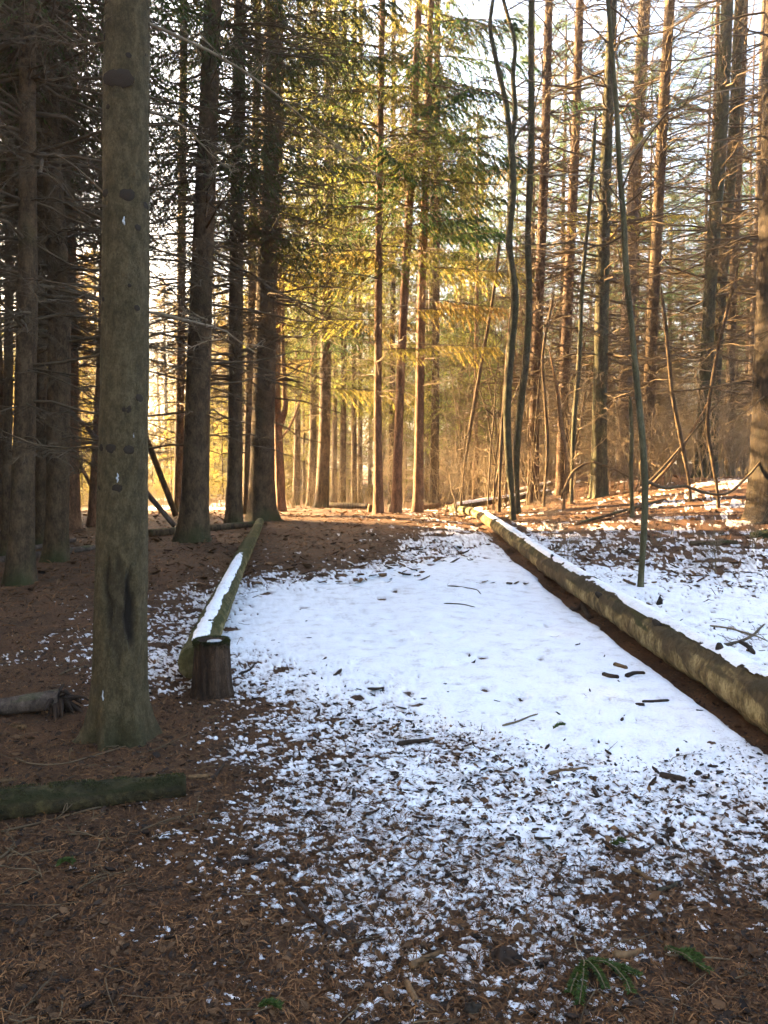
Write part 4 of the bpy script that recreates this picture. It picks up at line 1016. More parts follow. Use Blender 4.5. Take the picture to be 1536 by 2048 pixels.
# dry weeds along the clearing's edge
def weeds(n, ulo, uhi, ylo, yhi, hh, seed):
    g = np.random.default_rng(seed); y = np.sqrt(g.uniform(ylo ** 2, yhi ** 2, n)); x = g.uniform(ulo, uhi, n) * y
    keep = fbm(x * 0.6, y * 0.6, octv=2, seed=seed) > 0.42; x, y = x[keep], y[keep]; n = len(x)
    z = terrain(x, y) - 0.02; h = g.uniform(*hh, n); t = np.linspace(0, 1, 4)[None]
    P = np.stack([x[:, None] + g.normal(0, .22, (n, 1)) * h[:, None] * t ** 1.5, y[:, None] + g.normal(0, .22, (n, 1)) * h[:, None] * t ** 1.5, z[:, None] + h[:, None] * t], -1)
    return tubes(P, np.linspace(0.005, 0.002, 4)[None] * np.ones((n, 1)), 3)
V1, F1 = weeds(3500, u_of(150), u_of(760), 25, 45, (0.25, 1.0), 5)
V2, F2 = weeds(600, u_of(760), u_of(1560), 20, 34, (0.2, 0.8), 6)
link('dry_weeds', make_mesh('dry_weeds', np.concatenate([V1, V2]), np.concatenate([F1, F2 + len(V1)]), M['grass_dry']), kind='stuff',
     label='dry weed stems standing at the edge of the clearing and under the far trees', category='weeds')

# ------------------------------------------------------------------ logs and stump
def log_mesh(pts, rad, n, k, rough, seed, mat, freq=7, moss_top=0.0, scarfn=None, stretch=1.4, breaks=0.0):
    P = interp_path(np.concatenate([np.asarray(pts), np.asarray(rad)[:, None]], 1), n)
    V, Fs = single_tube(P[:, :3], P[:, 3], k, None, 0, seed)
    m = n; V3 = V[:m * k].reshape(m, k, 3); C = P[:, None, :3]; D = V3 - C
    s = np.concatenate([[0], np.cumsum(np.linalg.norm(np.diff(P[:, :3], axis=0), axis=1))])
    L = P[:, 3][:, None]; T = nrm(np.gradient(P[:, :3], axis=0)); up = D[..., 2] / L
    sd = (D[..., 0] * -T[:, None, 1] + D[..., 1] * T[:, None, 0]) / L
    nz = fbm(up * L * freq, sd * L * freq, s[:, None] * freq / stretch + 0 * up, octv=4, seed=seed) - 0.5
    n2 = fbm(up * L * freq * 6, sd * L * freq * 6, s[:, None] * freq * 4 + 0 * up, octv=3, seed=seed + 3) - 0.5
    pl = np.clip((fbm(up * L * 5, sd * L * 5, s[:, None] * 1.6 + 0 * up, octv=3, seed=seed + 9) - 0.52) * 14, 0, 1)   # bark still on
    d = 1 + rough * 2 * nz + rough * 0.8 * n2 + breaks * (pl - 0.5) * 0.10
    V[:m * k] = (C + D * d[..., None]).reshape(-1, 3)
    if breaks >= 1: pl = np.clip(pl + np.clip((fbm(up * 2 + 5, sd * 2, s[:, None] * 2.2 + 0 * up, octv=4, seed=seed + 13) - 0.38) * 8, 0, 1) * sstep(0.05, 0.5, up) * (1 - sstep(7.5, 10.5, s))[:, None], 0, 1)
    moss = np.concatenate([(moss_top * np.clip(up, 0, 1) + 0.35 * (up > 0.3) * (nz > 0.04)).ravel(), [0, 0]])
    sc = np.concatenate([(breaks * pl * 0.8).ravel(), [0.4, 0.4]])
    return V, Fs, {'moss': moss, 'scar': sc}, P
def snow_strip(pts_P, s0, s1, half, thick, seed, name, label, cut=0.5, shift=0.0):
    """snow lying along the top of a log: a cap with ragged edges"""
    P = pts_P; s = np.concatenate([[0], np.cumsum(np.linalg.norm(np.diff(P[:, :3], axis=0), axis=1))])
    n = int((s1 - s0) / 0.02); q = np.linspace(s0, s1, n)
    C = np.stack([np.interp(q, s, P[:, i]) for i in range(4)], 1)
    T = nrm(np.gradient(C[:, :3], axis=0)); side = nrm(np.cross(T, [0, 0, 1.0])); upv = np.cross(side, T)
    k = 41; a = np.linspace(-half, half, k)[None] + shift
    nz = fbm(q[:, None] * 11 + 0 * a, a * 4 + 0 * q[:, None], octv=4, seed=seed) - 0.5
    nz2 = fbm(q[:, None] * 1.3 + 0 * a, a * 0.5 + 0 * q[:, None], octv=2, seed=seed + 4) - 0.5
    edge = 1 - np.abs((a - shift) / half) ** 2.2
    endf = np.minimum(sstep(s0, s0 + 0.5, q), 1 - sstep(s1 - 0.8, s1, q))[:, None]
    th = np.clip((edge * 1.1 + nz * 0.9 + nz2 * 1.1 - cut + 0.3 * (endf - 1)) * 1.2, -1, 1) * thick
    r = C[:, 3:4] + th + 0.006
    V = C[:, None, :3] + (np.sin(a) * r)[..., None] * side[:, None] + (np.cos(a) * r)[..., None] * upv[:, None]
    i = np.arange(n - 1)[:, None] * k; j = np.arange(k - 1)[None]
    F = np.stack([i + j, i + j + 1, i + k + j + 1, i + k + j], -1).reshape(-1, 4)
    keep = ((th.ravel() > -0.002)[F]).any(1)
    o = V[0, k // 2].copy()
    link(name, make_mesh(name, V.reshape(-1, 3) - o, F[keep], M['snow'], True), None, o, label=label, category='snow')
# right log
yy, xx = LOG_Y, LOG_X
rr = np.array([0.150, 0.142, 0.140, 0.130, 0.128, 0.118, 0.112, 0.10, 0.088])
zz = terrain_base(xx + 0.2, yy) + rr * 0.72
pts = np.stack([xx, yy, zz], 1)
o0 = pts[0].copy()
V, Fs, at_, PR = log_mesh(pts - o0, rr, 560, 64, 0.22, 31, M['log'], 5.5, 0.35, breaks=1.0)
rl = thing('fallen_log', o0, 'long weathered log edging the right side of the path, snow on top', 'log')
link('log_body', make_mesh('log_body', V, Fs, M['log'], True, at_), rl)
# splintered far end and branch stubs
g2 = np.random.default_rng(8)
for i in range(7):
    b = pts[-1] - o0 + g2.normal(0, 0.04, 3); e = b + np.array([g2.normal(-0.08, .1), g2.uniform(0.1, 0.35), g2.uniform(-0.02, 0.16)])
    V, Fs = single_tube(np.array([b, (b + e) / 2 + g2.normal(0, .02, 3), e]), [0.025, 0.02, 0.005], 5); link('splinter', make_mesh('splinter', V, Fs, M['wood_raw']), rl)
for s_, ang_ in ((5.75, 2.2), (7.1, 2.5), (9.3, 1.9), (4.9, 1.7)):
    c = np.array([np.interp(s_, yy, xx), s_, np.interp(s_, yy, zz)]) - o0; r = np.interp(s_, yy, rr)
    dv = np.array([math.cos(ang_), 0, math.sin(ang_)]); dv = np.array([-abs(math.cos(ang_)), 0, abs(math.sin(ang_))]); 
    V, Fs = single_tube(np.array([c + dv * r * .8, c + dv * (r + .02), c + dv * (r + 0.045)]), [0.03, 0.024, 0.013], 9, 6, .15, 2, 20); link('branch_stub', make_mesh('branch_stub', V, Fs, M['knot'], True), rl)
PRw = PR.copy(); PRw[:, :3] += o0
snow_strip(PRw, 2.4, 16.7, 0.78, 0.014, 41, 'snow_cap', 'strip of snow lying along the top of the right log', 0.40, 0.24)
# left log
Lp = np.array([(-1.24, 5.12), (-1.49, 7.2), (-1.685, 8.9), (-1.96, 11.3), (-2.165, 13.2), (-2.43, 15.6)]); Lr_ = np.array([0.108, 0.104, 0.098, 0.094, 0.086, 0.075])
Lz = terrain_base(Lp[:, 0], Lp[:, 1]) + Lr_ + np.array([0.05, 0.05, 0.055, 0.05, 0.045, 0.055])
pts = np.concatenate([Lp, Lz[:, None]], 1); o1 = pts[0].copy()
V, Fs, at_, PL = log_mesh(pts - o1, Lr_, 300, 40, 0.13, 57, M['log_mossy'], 7, 0.35, breaks=0.25)
ll = thing('fallen_log', o1, 'mossy green log edging the left side of the path, running away from the stump', 'log')
link('log_body', make_mesh('log_body', V, Fs, M['log_mossy'], True, at_), ll)
PLw = PL.copy(); PLw[:, :3] += o1
snow_strip(PLw, 0.12, 4.9, 0.66, 0.010, 43, 'snow_cap', 'strip of snow lying on the near half of the left mossy log', 0.52, 0.05)
# stump
sb_ = ground_hit(424, 1388); sx, sy = sb_[0], sb_[1]; sz = tz(sx, sy)
k = 48; rows = 26; hh = 0.335; A_ = np.arange(k) * 2 * math.pi / k; zl = np.linspace(-0.08, hh, rows)
rad = np.interp(zl, [-.08, 0, .05, .2, hh], [.16, .14, .128, .116, .107])
nz = fbm(np.cos(A_)[None] * 5 + 0 * zl[:, None], np.sin(A_)[None] * 5 + 0 * zl[:, None], zl[:, None] * 2.5 + 0 * A_[None], octv=4, seed=3) - .5
rg = rad[:, None] * (1 + 0.22 * nz + 0.03 * np.sin(A_ * 9)[None])
V = np.stack([rg * np.cos(A_), rg * np.sin(A_), zl[:, None] + 0.015 * nz * (zl[:, None] > .3)], -1)
rings = [V.reshape(-1, 3)]
for f_, dz in ((0.9, 0.012), (0.7, 0.004), (0.35, -0.002)):
    q = V[-1].copy(); q[:, :2] *= f_; q[:, 2] = hh + dz + 0.006 * (np.random.default_rng(int(f_ * 10)).random(k) - .5); rings.append(q)
Vs = np.concatenate(rings + [np.array([[0, 0, hh]])]); R_ = rows + 3
i = np.arange(R_ - 1)[:, None] * k; j = np.arange(k)[None]; F = np.stack([i + j, i + (j + 1) % k, i + k + (j + 1) % k, i + k + j], -1).reshape(-1, 4)
T3 = np.stack([(R_ - 1) * k + np.arange(k), (R_ - 1) * k + (np.arange(k) + 1) % k, np.full(k, len(Vs) - 1)], 1)
st = thing('tree_stump', (sx, sy, sz), 'brown cut stump with a mossy rim at the near end of the left log', 'stump')
link('stump_body', make_mesh('stump_body', Vs, [F, T3], M['stump'], True), st)
def moss_tufts(n, fn, l, seed):
    g = np.random.default_rng(seed); p, nn = fn(g, n); d = nrm(nn + g.normal(0, .5, (n, 3)))
    A = Acc(); shoots(A, p, d, g.uniform(*l, n), g.uniform(.002, .004, n), g); return A
def rim(g, n):
    a = g.uniform(0, 6.283, n); r = 0.107 - np.abs(g.normal(0, .012, n)); dz = -np.abs(g.normal(0, .02, n)) * (r > .1)
    return np.stack([np.cos(a) * (r + 0.004), np.sin(a) * (r + .004), hh + dz + .008], 1), np.stack([np.cos(a), np.sin(a), 0.9 + 0 * a], 1)
link('moss_rim', moss_tufts(3500, rim, (.008, .02), 4).mesh('moss_rim', M['moss'], False, 'tone'), st)
V, Fs = single_tube(np.array([[0, 0, 0], [0, 0, .009], [0, 0, .014]]), [.05, .045, .02], 16, None, 0); V[:, 0] += 0.01
link('cut_face', make_mesh('cut_face', V, Fs, M['resin'], True), st, (0.012, -0.01, hh - 0.001))
# rotten mossy log in the left foreground
a, b = ground_hit(-160, 1655), ground_hit(372, 1592)
pts = np.array([a, a * .6 + b * .4, a * .25 + b * .75, b]); rr_ = np.array([.068, .066, .06, .05]); pts[:, 2] += rr_ * 0.72 + np.array([0, 0, .0, .005])
V, Fs, at_, P_ = log_mesh(pts - pts[0], rr_, 200, 44, .24, 15, M['log_rotten'], 9, .3, breaks=.3, stretch=4.0)
rot = thing('fallen_log', pts[0], 'dark rotten mossy log lying in the left foreground', 'log')
link('log_body', make_mesh('log_body', V, Fs, M['log_rotten'], True, at_), rot)
def on_log(g, n):
    s = g.integers(2, 198, n); an = g.normal(0.1, .7, n); c = P_[s, :3]; T = nrm(P_[-1, :3] - P_[0, :3]); sd = np.cross(T, [0, 0, 1]); sd = sd / np.linalg.norm(sd)
    nn = np.sin(an)[:, None] * sd + np.cos(an)[:, None] * np.array([0, 0, 1]); keep = fbm(s * .06, an * 1.5, octv=2, seed=6) > .5
    nn = nn[keep]; return c[keep] + nn * P_[s[keep], 3:4] * 0.99, nn
gm = np.random.default_rng(9); p, nn = on_log(gm, 6000); A = Acc(); shoots(A, p, nrm(nn + gm.normal(0, .6, nn.shape)), gm.uniform(.006, .014, len(p)), gm.uniform(.002, .004, len(p)), gm)
link('moss_patch', A.mesh('moss_patch', M['moss'], False, 'tone'), rot)
# uprooted thin log with its root clump, far left
a, b = ground_hit(-90, 1440), ground_hit(118, 1425); pts = np.array([a + [0, 0, .05], (a + b) / 2 + [0, 0, .06], b + [0, 0, .075]])
V, Fs, at_, P2 = log_mesh(pts - pts[0], np.array([.042, .05, .058]), 60, 24, .10, 16, M['bark_grey'], 10, .1)
ur = thing('uprooted_log', pts[0], 'thin brown log with a torn root clump at the left edge', 'log')
link('log_body', make_mesh('log_body', V, Fs, M['bark_grey'], True, at_), ur)
A = Acc(); gr = np.random.default_rng(5); n = 46
dirs = nrm(gr.normal(0, 1, (n, 3)) * np.array([.7, .7, .8]) + np.array([.6, -.1, .1])); l = gr.uniform(.06, .2, n); t = np.linspace(0, 1, 5)[None, :, None]
P3 = (pts[-1] - pts[0])[None, None] + dirs[:, None] * l[:, None, None] * t; P3[..., 2] -= .06 * t[..., 0] ** 2; P3 += np.cumsum(gr.normal(0, .008, P3.shape), 1)
A.add(*tubes(P3, np.linspace(.018, .004, 5)[None] * gr.uniform(.5, 1.3, (n, 1)), 6))
link('root_clump', A.mesh('root_clump', M['chip'], True), ur)
# logs lying beyond
def plain_log(p0, p1, r, mat, label, seed, snow=None, lift=0.8, name='fallen_log', d=None):
    a = at(*p0, d[0]) if d else ground_hit(*p0); b = at(*p1, d[1]) if d else ground_hit(*p1)
    for v in (a, b): v[2] = tz(v[0], v[1]) + r * lift
    pts = np.array([a, (a + b) / 2, b]); 
    V, Fs, at_, P_ = log_mesh(pts - a, np.array([r, r * .95, r * .85]), 60, 16, .08, seed, M[mat], 9, .1)
    o = link(name, make_mesh(name, V, Fs, M[mat], True, at_), None, a, label=label, category='log')
    if snow:
        P_[:, :3] += a; L = np.linalg.norm(b - a); snow_strip(P_, 0.05, L - .05, 1.0, .03, seed, 'snow_cap', snow, .3)
plain_log((905,1010), (1100,996), .10, 'bark_dark', 'snow-topped log lying across behind the forked mossy tree', 81, 'snow on the log lying behind the forked mossy tree', d=(23, 25))
plain_log((1035,970), (1105,955), .09, 'bark_grey', 'short snow-dusted log between the red-brown trunks', 82, 'snow on the short log between the red-brown trunks', d=(27, 27), lift=2)
plain_log((660,1022), (735,1012), .10, 'bark_grey', 'grey log lying left of the orange trunks', 83, None, d=(27, 26))
plain_log((845,1018), (905,1010), .09, 'bark_red', 'short log lying right of the orange trunks', 84, None)
plain_log((300,1075), (520,1052), .07, 'bark_dark', 'dark branch-like log lying between the two stout spruces', 85, None)
plain_log((-20,1130), (200,1100), .05, 'bark_grey', 'long pale thin log lying behind the leftmost trunks', 86, None)
plain_log((-20,1118), (150,1085), .04, 'bark_grey', 'thinner pale pole lying behind the long pale log on the left', 87, None)
plain_log((1150,1052), (1330,1000), .03, 'bark_dark', 'thin dead pole lying beside the short bare sapling', 88, None)
plain_log((1380,1092), (1475,1090), .05, 'bark_dark', 'short dark chunk of wood lying in the snow on the right', 89, None, lift=.4)
for px, py, lab, mt in ((742,1026,'tiny pale sunlit stump left of the orange trunks', 'wood_raw'), (783,1026,'tiny dark stub before the middle orange trunk', 'knot')):
    b = ground_hit(px, py); V, Fs = single_tube(np.array([[0, 0, -.05], [0, 0, .1], [0.01, 0, .2]]), [.1, .085, .08], 12, 10, .15, 3, 12)
    link('tree_stump', make_mesh('tree_stump', V, Fs, M[mt], True), None, b, label=lab, category='stump')
# curved dead branches arching in the undergrowth on the right
def arch(label, pts, d, w, seed, mat='twig_dark', tw=5):
    P = np.array([at(px, py, d) for px, py in pts]); o = thing('dead_branch', P[0], label, 'branch')
    px_branch(o, P[0], pts, w, w * .5, d, d, seed, mat, tw, 'limb', (.2, .6))
arch('long dark branch sagging above the snow before the broad right trunk', [(1290,960),(1330,976),(1370,972),(1410,985),(1450,988),(1490,958),(1536,905)], 13.3, 8, 201)
arch('arched dead branch left of the dark mossy trunk', [(1125,985),(1150,940),(1185,925),(1215,935),(1260,958)], 17, 6, 202)
arch('pale diagonal branch crossing before the sun-streaked trunk', [(1300,975),(1340,930),(1380,870),(1420,800)], 17, 7, 203, 'wood_raw', 6)
arch('dark diagonal branch crossing beside the pale one', [(1278,985),(1330,930),(1390,860),(1440,800)], 16, 6, 204)

# ------------------------------------------------------------------ litter on the ground
def scatter_xy(n, ulo=-0.56, uhi=0.56, rlo=1.75, rhi=9.0, seed=0, p=1.6):
    g = np.random.default_rng(seed)
    # denser close by, where single pieces can be made out
    r = (g.uniform(rlo ** (2 - p), rhi ** (2 - p), n)) ** (1 / (2 - p)); a = np.where(g.random(n) < 0.9, g.uniform(-0.56, 0.56, n), g.uniform(0.56, 0.85, n) * np.where(g.random(n) < 0.5, 1, -1))
    return r * np.sin(a), r * np.cos(a)
def surf_z(x, y):
    return terrain(x, y) + np.maximum(snow_thick(x, y), 0)
def surf_n(x, y):
    e = .03; zx = (terrain(x + e, y) - terrain(x - e, y)) / (2 * e); zy = (terrain(x, y + e) - terrain(x, y - e)) / (2 * e)
    return nrm(np.stack([-zx, -zy, np.ones_like(x)], -1))
def litter_needles(n, seed, rlo, rhi, ll, ww, on_snow=0.12, pw=1.6):
    g = np.random.default_rng(seed); x, y = scatter_xy(n, rlo=rlo, rhi=rhi, seed=seed, p=pw)
    s = snow_amount(x, y); keep = g.random(n) < np.where(s > 0.05, on_snow * np.clip((1.15 - snow_cover(x, y)) / .55, .10, 1), 1.0)
    if rlo > 4: keep &= g.random(n) < sstep(rlo, rlo + 4, y)
    x, y = x[keep], y[keep]; n = len(x)
    z = surf_z(x, y); a = g.uniform(0, 6.283, n); l = g.uniform(*ll, n); w = g.uniform(*ww, n); el = g.normal(.12, .25, n)
    d = np.stack([np.cos(a) * np.cos(el), np.sin(a) * np.cos(el), np.sin(el)], 1); wv = np.stack([-np.sin(a), np.cos(a), g.normal(0, .5, n)], 1) * (w[:, None] / 2)
    p = np.stack([x, y, z + .003], 1); mid = p + d * (l * .5)[:, None] + np.stack([0 * x, 0 * x, l * g.uniform(0, .2, n)], 1)
    e = p + d * l[:, None]; e[:, 2] = np.maximum(e[:, 2] - l * .1, z + .002)
    V = np.stack([p - wv, p + wv, mid + wv, mid - wv, e], 1).reshape(-1, 3); b = np.arange(n)[:, None] * 5
    Q = b + np.array([[0, 1, 2, 3]]); T = b + np.array([[3, 2, 4]])
    return V, [Q, T], np.repeat(g.normal(0, .35, n), 5)
V, Fs, tn = litter_needles(110000, 1, 1.75, 7.5, (.015, .05), (.0014, .003), .45)
link('needle_litter', make_mesh('needle_litter', V, Fs, M['needle'], False, {'tone': tn}), kind='stuff', label='brown needle litter strewn over the forest floor', category='needles')
V, Fs, tn = litter_needles(36000, 2, 5.5, 20, (.06, .16), (.004, .009), .06, 1.3)
link('needle_litter', make_mesh('needle_litter', V, Fs, M['needle'], False, {'tone': tn}), kind='stuff', label='needle litter further along the path and under the trees', category='needles')
def litter_flakes(n, seed, rlo, rhi, ll, asp, on_snow, curl=.3, pw=1.6, cut=9.0):
    """curled bark flakes and leaf scraps: 2x3 cell patches"""
    g = np.random.default_rng(seed); x, y = scatter_xy(n, rlo=rlo, rhi=rhi, seed=seed, p=pw)
    s = snow_amount(x, y); c = snow_cover(x, y)
    keep = g.random(n) < np.where(s > 0.05, on_snow * np.clip((1.15 - c) / .55, .03, 1), 1.0); x, y = x[keep], y[keep]; n = len(x)
    z = surf_z(x, y); a = g.uniform(0, 6.283, n); l = np.minimum(g.lognormal(0, .6, n), 2.3) * ll; w = l * g.uniform(*asp, n)
    d = np.stack([np.cos(a), np.sin(a), g.normal(0, .25, n)], 1); sd = np.stack([-np.sin(a), np.cos(a), g.normal(0, .35, n)], 1)
    U = np.array([-.5, -.15, .2, .5]); prof = np.array([.35, 1, .85, .2]); V = []
    cv = g.normal(curl, .25, n)
    for u_, pf in zip(U, prof):
        for sgn in (-1, 0, 1):
            jit = g.normal(0, .10, (n, 2))
            q = np.stack([x, y, z], 1) + d * (l * (u_ + jit[:, 0]))[:, None] + sd * (w * sgn * .5 * pf * (1 + jit[:, 1]))[:, None]
            q[:, 2] += .003 + np.abs(sgn) * w * .5 * np.maximum(cv, -.2) + l * .25 * np.abs(u_) * np.maximum(cv, 0) + l * .03; V.append(q)
    V = np.stack(V, 1).reshape(-1, 3); b = np.arange(n)[:, None] * 12
    F = np.concatenate([b + np.array([[i * 3 + j, i * 3 + j + 1, i * 3 + j + 4, i * 3 + j + 3]]) for i in range(3) for j in range(2)])
    return V, F, np.repeat(g.normal(0, .35, n), 12)
V, F, tn = litter_flakes(13000, 11, 1.75, 9, .016, (.3, .8), .8)
link('bark_flakes', make_mesh('bark_flakes', V, F, M['chip'], False, {'tone': tn}), kind='stuff', label='small dark bark flakes and scraps mixed into the litter', category='bark flakes')
V, F, tn = litter_flakes(7000, 12, 1.75, 12, .017, (.4, .8), .6, .5)
link('leaf_litter', make_mesh('leaf_litter', V, F, M['leaf_dry'], False, {'tone': tn}), kind='stuff', label='small dry brown leaf scraps mixed into the litter', category='leaves')
V, F, tn = litter_flakes(6500, 13, 9, 26, .06, (.3, .7), .3, .4, 1.2)
link('leaf_litter', make_mesh('leaf_litter', V, F, M['leaf_dry'], False, {'tone': tn}), kind='stuff', label='dry leaves and twig scraps on the snow beyond the right log', category='leaves')
def crumbs(n, seed, rlo, rhi, ll):
    g = np.random.default_rng(seed); x, y = scatter_xy(n, rlo=rlo, rhi=rhi, seed=seed, p=1.45)
    s = snow_amount(x, y); c = snow_cover(x, y); keep = g.random(n) < np.where(s > 0.03, .85 * np.clip((1.2 - c) / .62, .05, 1), 1.0); x, y = x[keep], y[keep]; n = len(x)
    z = surf_z(x, y) + .003; a = g.uniform(0, 6.283, n); l = np.minimum(g.lognormal(0, .5, n), 3) * ll; w = l * g.uniform(.25, .7, n)
    d = np.stack([np.cos(a), np.sin(a), g.normal(0, .3, n)], 1) * l[:, None] / 2; sd = np.stack([-np.sin(a), np.cos(a), g.normal(0, .4, n)], 1) * w[:, None] / 2
    p = np.stack([x, y, z], 1); j = lambda: g.uniform(.6, 1.3, (n, 1))
    V = np.stack([p - d * j(), p - sd * j() + [0, 0, .002], p + d * j(), p + sd * j() + [0, 0, .002], p + np.array([0, 0, 1]) * (l * .22)[:, None]], 1).reshape(-1, 3)
    b = np.arange(n)[:, None] * 5; F = np.concatenate([b + np.array([[i, (i + 1) % 4, 4]]) for i in range(4)])
    return V, F, np.repeat(g.normal(0, .45, n), 5)
for sd_, mt, lb, nn_ in ((15, 'chip', 'black crumbs of bark and cone scales scattered through the snow and needles', 36000), (16, 'leaf_dry', 'brown crumbs of leaf and wood scattered through the snow and needles', 26000)):
    V, F, tn = crumbs(nn_, sd_, 1.75, 9.5, .0115)
    link('litter_crumbs', make_mesh('litter_crumbs', V, F, M[mt], False, {'tone': tn}), kind='stuff', label=lb, category='litter')
# fine fallen twigs
g = np.random.default_rng(31); n = 900; x, y = scatter_xy(n, rlo=1.8, rhi=14, seed=32, p=1.5)
c = snow_cover(x, y); keep = g.random(n) < np.clip(1.15 - c, .05, 1); x, y = x[keep], y[keep]; n = len(x)
l = g.uniform(.05, .16, n) * g.lognormal(0, .55, n); a = g.normal(.4, .8, n) + (g.random(n) < .5) * math.pi; t = np.linspace(-.5, .5, 6)[None]
bend = g.normal(0, .25, n)[:, None]
Xp = x[:, None] + np.cos(a)[:, None] * l[:, None] * t - np.sin(a)[:, None] * l[:, None] * bend * t ** 2; Yp = y[:, None] + np.sin(a)[:, None] * l[:, None] * t + np.cos(a)[:, None] * l[:, None] * bend * t ** 2
Zp = surf_z(Xp.ravel(), Yp.ravel()).reshape(Xp.shape) + .005 + np.abs(g.normal(0, .012, (n, 1)))
V, F = tubes(np.stack([Xp, Yp, Zp], -1), g.uniform(.0009, .0022, (n, 1)) * np.linspace(1.2, .6, 6)[None], 4)
link('twig_litter', make_mesh('twig_litter', V, F, M['twig_fallen'], True), kind='stuff', label='fine fallen twigs strewn over the litter', category='twigs')

# single dark bark chips lying on the snow
def chip_mesh(seed):
    g = np.random.default_rng(seed); U = np.linspace(-.5, .5, 5); V = []
    for u in U:
        w = .5 * (1 - (2 * u) ** 2 * .7) * g.uniform(.7, 1.2)
        for s, h in ((-1, .0), (-.4, .28), (.5, .25), (1, .02)): V.append((u + g.normal(0, .04), s * w * .45, (h + g.normal(0, .05)) * .5))
    F = [(i*4+j, i*4+j+1, (i+1)*4+j+1, (i+1)*4+j) for i in range(4) for j in range(3)] + [(i*4, (i+1)*4, (i+1)*4+3, i*4+3) for i in range(4)] + [(0, 3, 2, 1), (16, 17, 18, 19)]
    return make_mesh('bark_chip', np.array(V), np.array(F), M['chip'])
CH = [chip_mesh(i) for i in range(8)]
g = np.random.default_rng(61); cnt = 0
x, y = scatter_xy(2500, rlo=2.0, rhi=7.5, seed=62, p=1.2); c = snow_cover(x, y); xz = surf_z(x, y)
for i in range(len(x)):
    if c[i] > .5 and g.random() < np.clip(1.25 - c[i], .05, .7):
        o = link('bark_chip', CH[i % 8], None, (x[i], y[i], xz[i] + .002), label='small dark bark chip lying on the snow', category='bark chip', group='dark bark chips scattered on the snow')
        s = g.lognormal(0, .35) * .030; o.scale = (s * g.uniform(.8, 1.8), s, s); o.rotation_euler = (g.normal(0, .3), g.normal(0, .3), g.uniform(0, 6.28)); cnt += 1
        if cnt >= 260: break
# larger sticks and pieces that can be told apart
def stick(label, pts, w, mat='twig_pale', seed=0, name='stick', category='stick', lift=.006, w1=None, tw=0, k=7):
    g = np.random.default_rng(seed + 900)
    G = np.array([ground_hit(px, py) for px, py in pts]); q = interp_path(G, 16); q[:, 2] = surf_z(q[:, 0], q[:, 1]) + lift
    q[:, 2] = np.convolve(np.pad(q[:, 2], 3, 'edge'), np.ones(7) / 7, 'valid')
    dmean = q[:, 1].mean()
    if mat == 'twig_pale': mat = 'twig_fallen'; w = w * .68; w1 = w1 * .68 if w1 else None; tw = tw or 4
    r = np.linspace(w, w1 or w * .6, 16) / 2 * dmean / FPX; r[0] *= .6; r[-1] *= .5
    b = q[0].copy(); V, Fs = single_tube(q - b, r, k, 24, .12, seed, 25)
    if not tw: link(name, make_mesh(name, V, Fs, M[mat], True), None, b, label=label, category=category); return
    o = thing(name, b, label, category); link('stem', make_mesh('stem', V, Fs, M[mat], True), o)
    L = gen_limbs(g, q - b, tw, (.05, .2), .1, .15, 2, 0, .06, .008); link('side_twigs', L.mesh('side_twigs', M[mat], True), o, kind='stuff')
stick('long thin curved twig lying before the foot of the knotty trunk', [(30,1515),(60,1528),(120,1530),(200,1512),(270,1492),(328,1483)], 5, seed=1)
stick('long straight pale stick in front of the rotten mossy log', [(0,1668),(90,1648),(180,1630),(280,1605),(370,1582)], 7, seed=2)
stick('pale stick lying right below the long one', [(280,1668),(330,1648),(380,1635),(440,1628)], 6, seed=3)
stick('short pale branch lying against the knotty trunk at left', [(118,1358),(140,1348),(178,1338)], 8, seed=4)
stick('short orange-brown stick at the end of the rotten log', [(376,1562),(400,1563),(420,1562)], 11, 'wood_raw', 5, w1=9)
stick('dark bent stick right of the rotten log', [(420,1570),(436,1550),(448,1530)], 9, 'chip', 6)
stick('broken stick with rotten end on the snow right of the stump', [(478,1355),(495,1348),(512,1330)], 6, 'chip', 7)
stick('knobbly dark stick where snow meets the litter', [(795,1495),(820,1488),(858,1487)], 13, 'chip', 8, w1=9)
stick('pale straight stick on the snow in the middle', [(1096,1560),(1130,1552),(1172,1546)], 8, 'wood_raw', 9, w1=4)
stick('stubby dark bark piece on the snow at right', [(1318,1563),(1345,1567),(1372,1570)], 14, 'chip', 10, w1=12)
stick('dark chunk on the snow below the right log, left one of a pair', [(1205,1362),(1222,1367),(1238,1368)], 11, 'chip', 11, w1=9)
stick('dark chunk on the snow below the right log, right one of a pair', [(1252,1367),(1270,1362),(1290,1362)], 12, 'chip', 12, w1=7)
stick('pale chip lying above the pair of dark chunks', [(1228,1340),(1240,1344),(1254,1349)], 10, 'wood_raw', 13, w1=9)
stick('thin straight stick on the snow near the right log', [(1284,1415),(1310,1415),(1338,1414)], 6, 'chip', 14, w1=5)
stick('dark forked root piece lying on the snow by the right log, upper part', [(1140,1213),(1152,1215),(1163,1206),(1168,1200)], 11, 'chip', 15, w1=10)
stick('dark root piece hanging down the snow by the right log', [(1164,1203),(1170,1218),(1180,1235)], 12, 'chip', 16, w1=10)
stick('thin curved twig lying far up on the clean snow', [(895,1178),(920,1179),(945,1183),(962,1194)], 3, 'twig_dark', 17)
stick('fine twig below the curved one on the clean snow', [(888,1216),(920,1216),(950,1223)], 3, 'twig_dark', 18)
stick('red-brown twig on the snow above the sparse litter', [(1005,1462),(1040,1452),(1076,1438)], 5, 'twig_warm', 19)
stick('long dark branch lying in the snowy litter at right', [(1205,1690),(1240,1702),(1280,1708),(1308,1696)], 8, 'chip', 20)
stick('thick dark stick just under the long dark branch', [(1235,1706),(1262,1710),(1285,1718)], 13, 'chip', 21, w1=11)
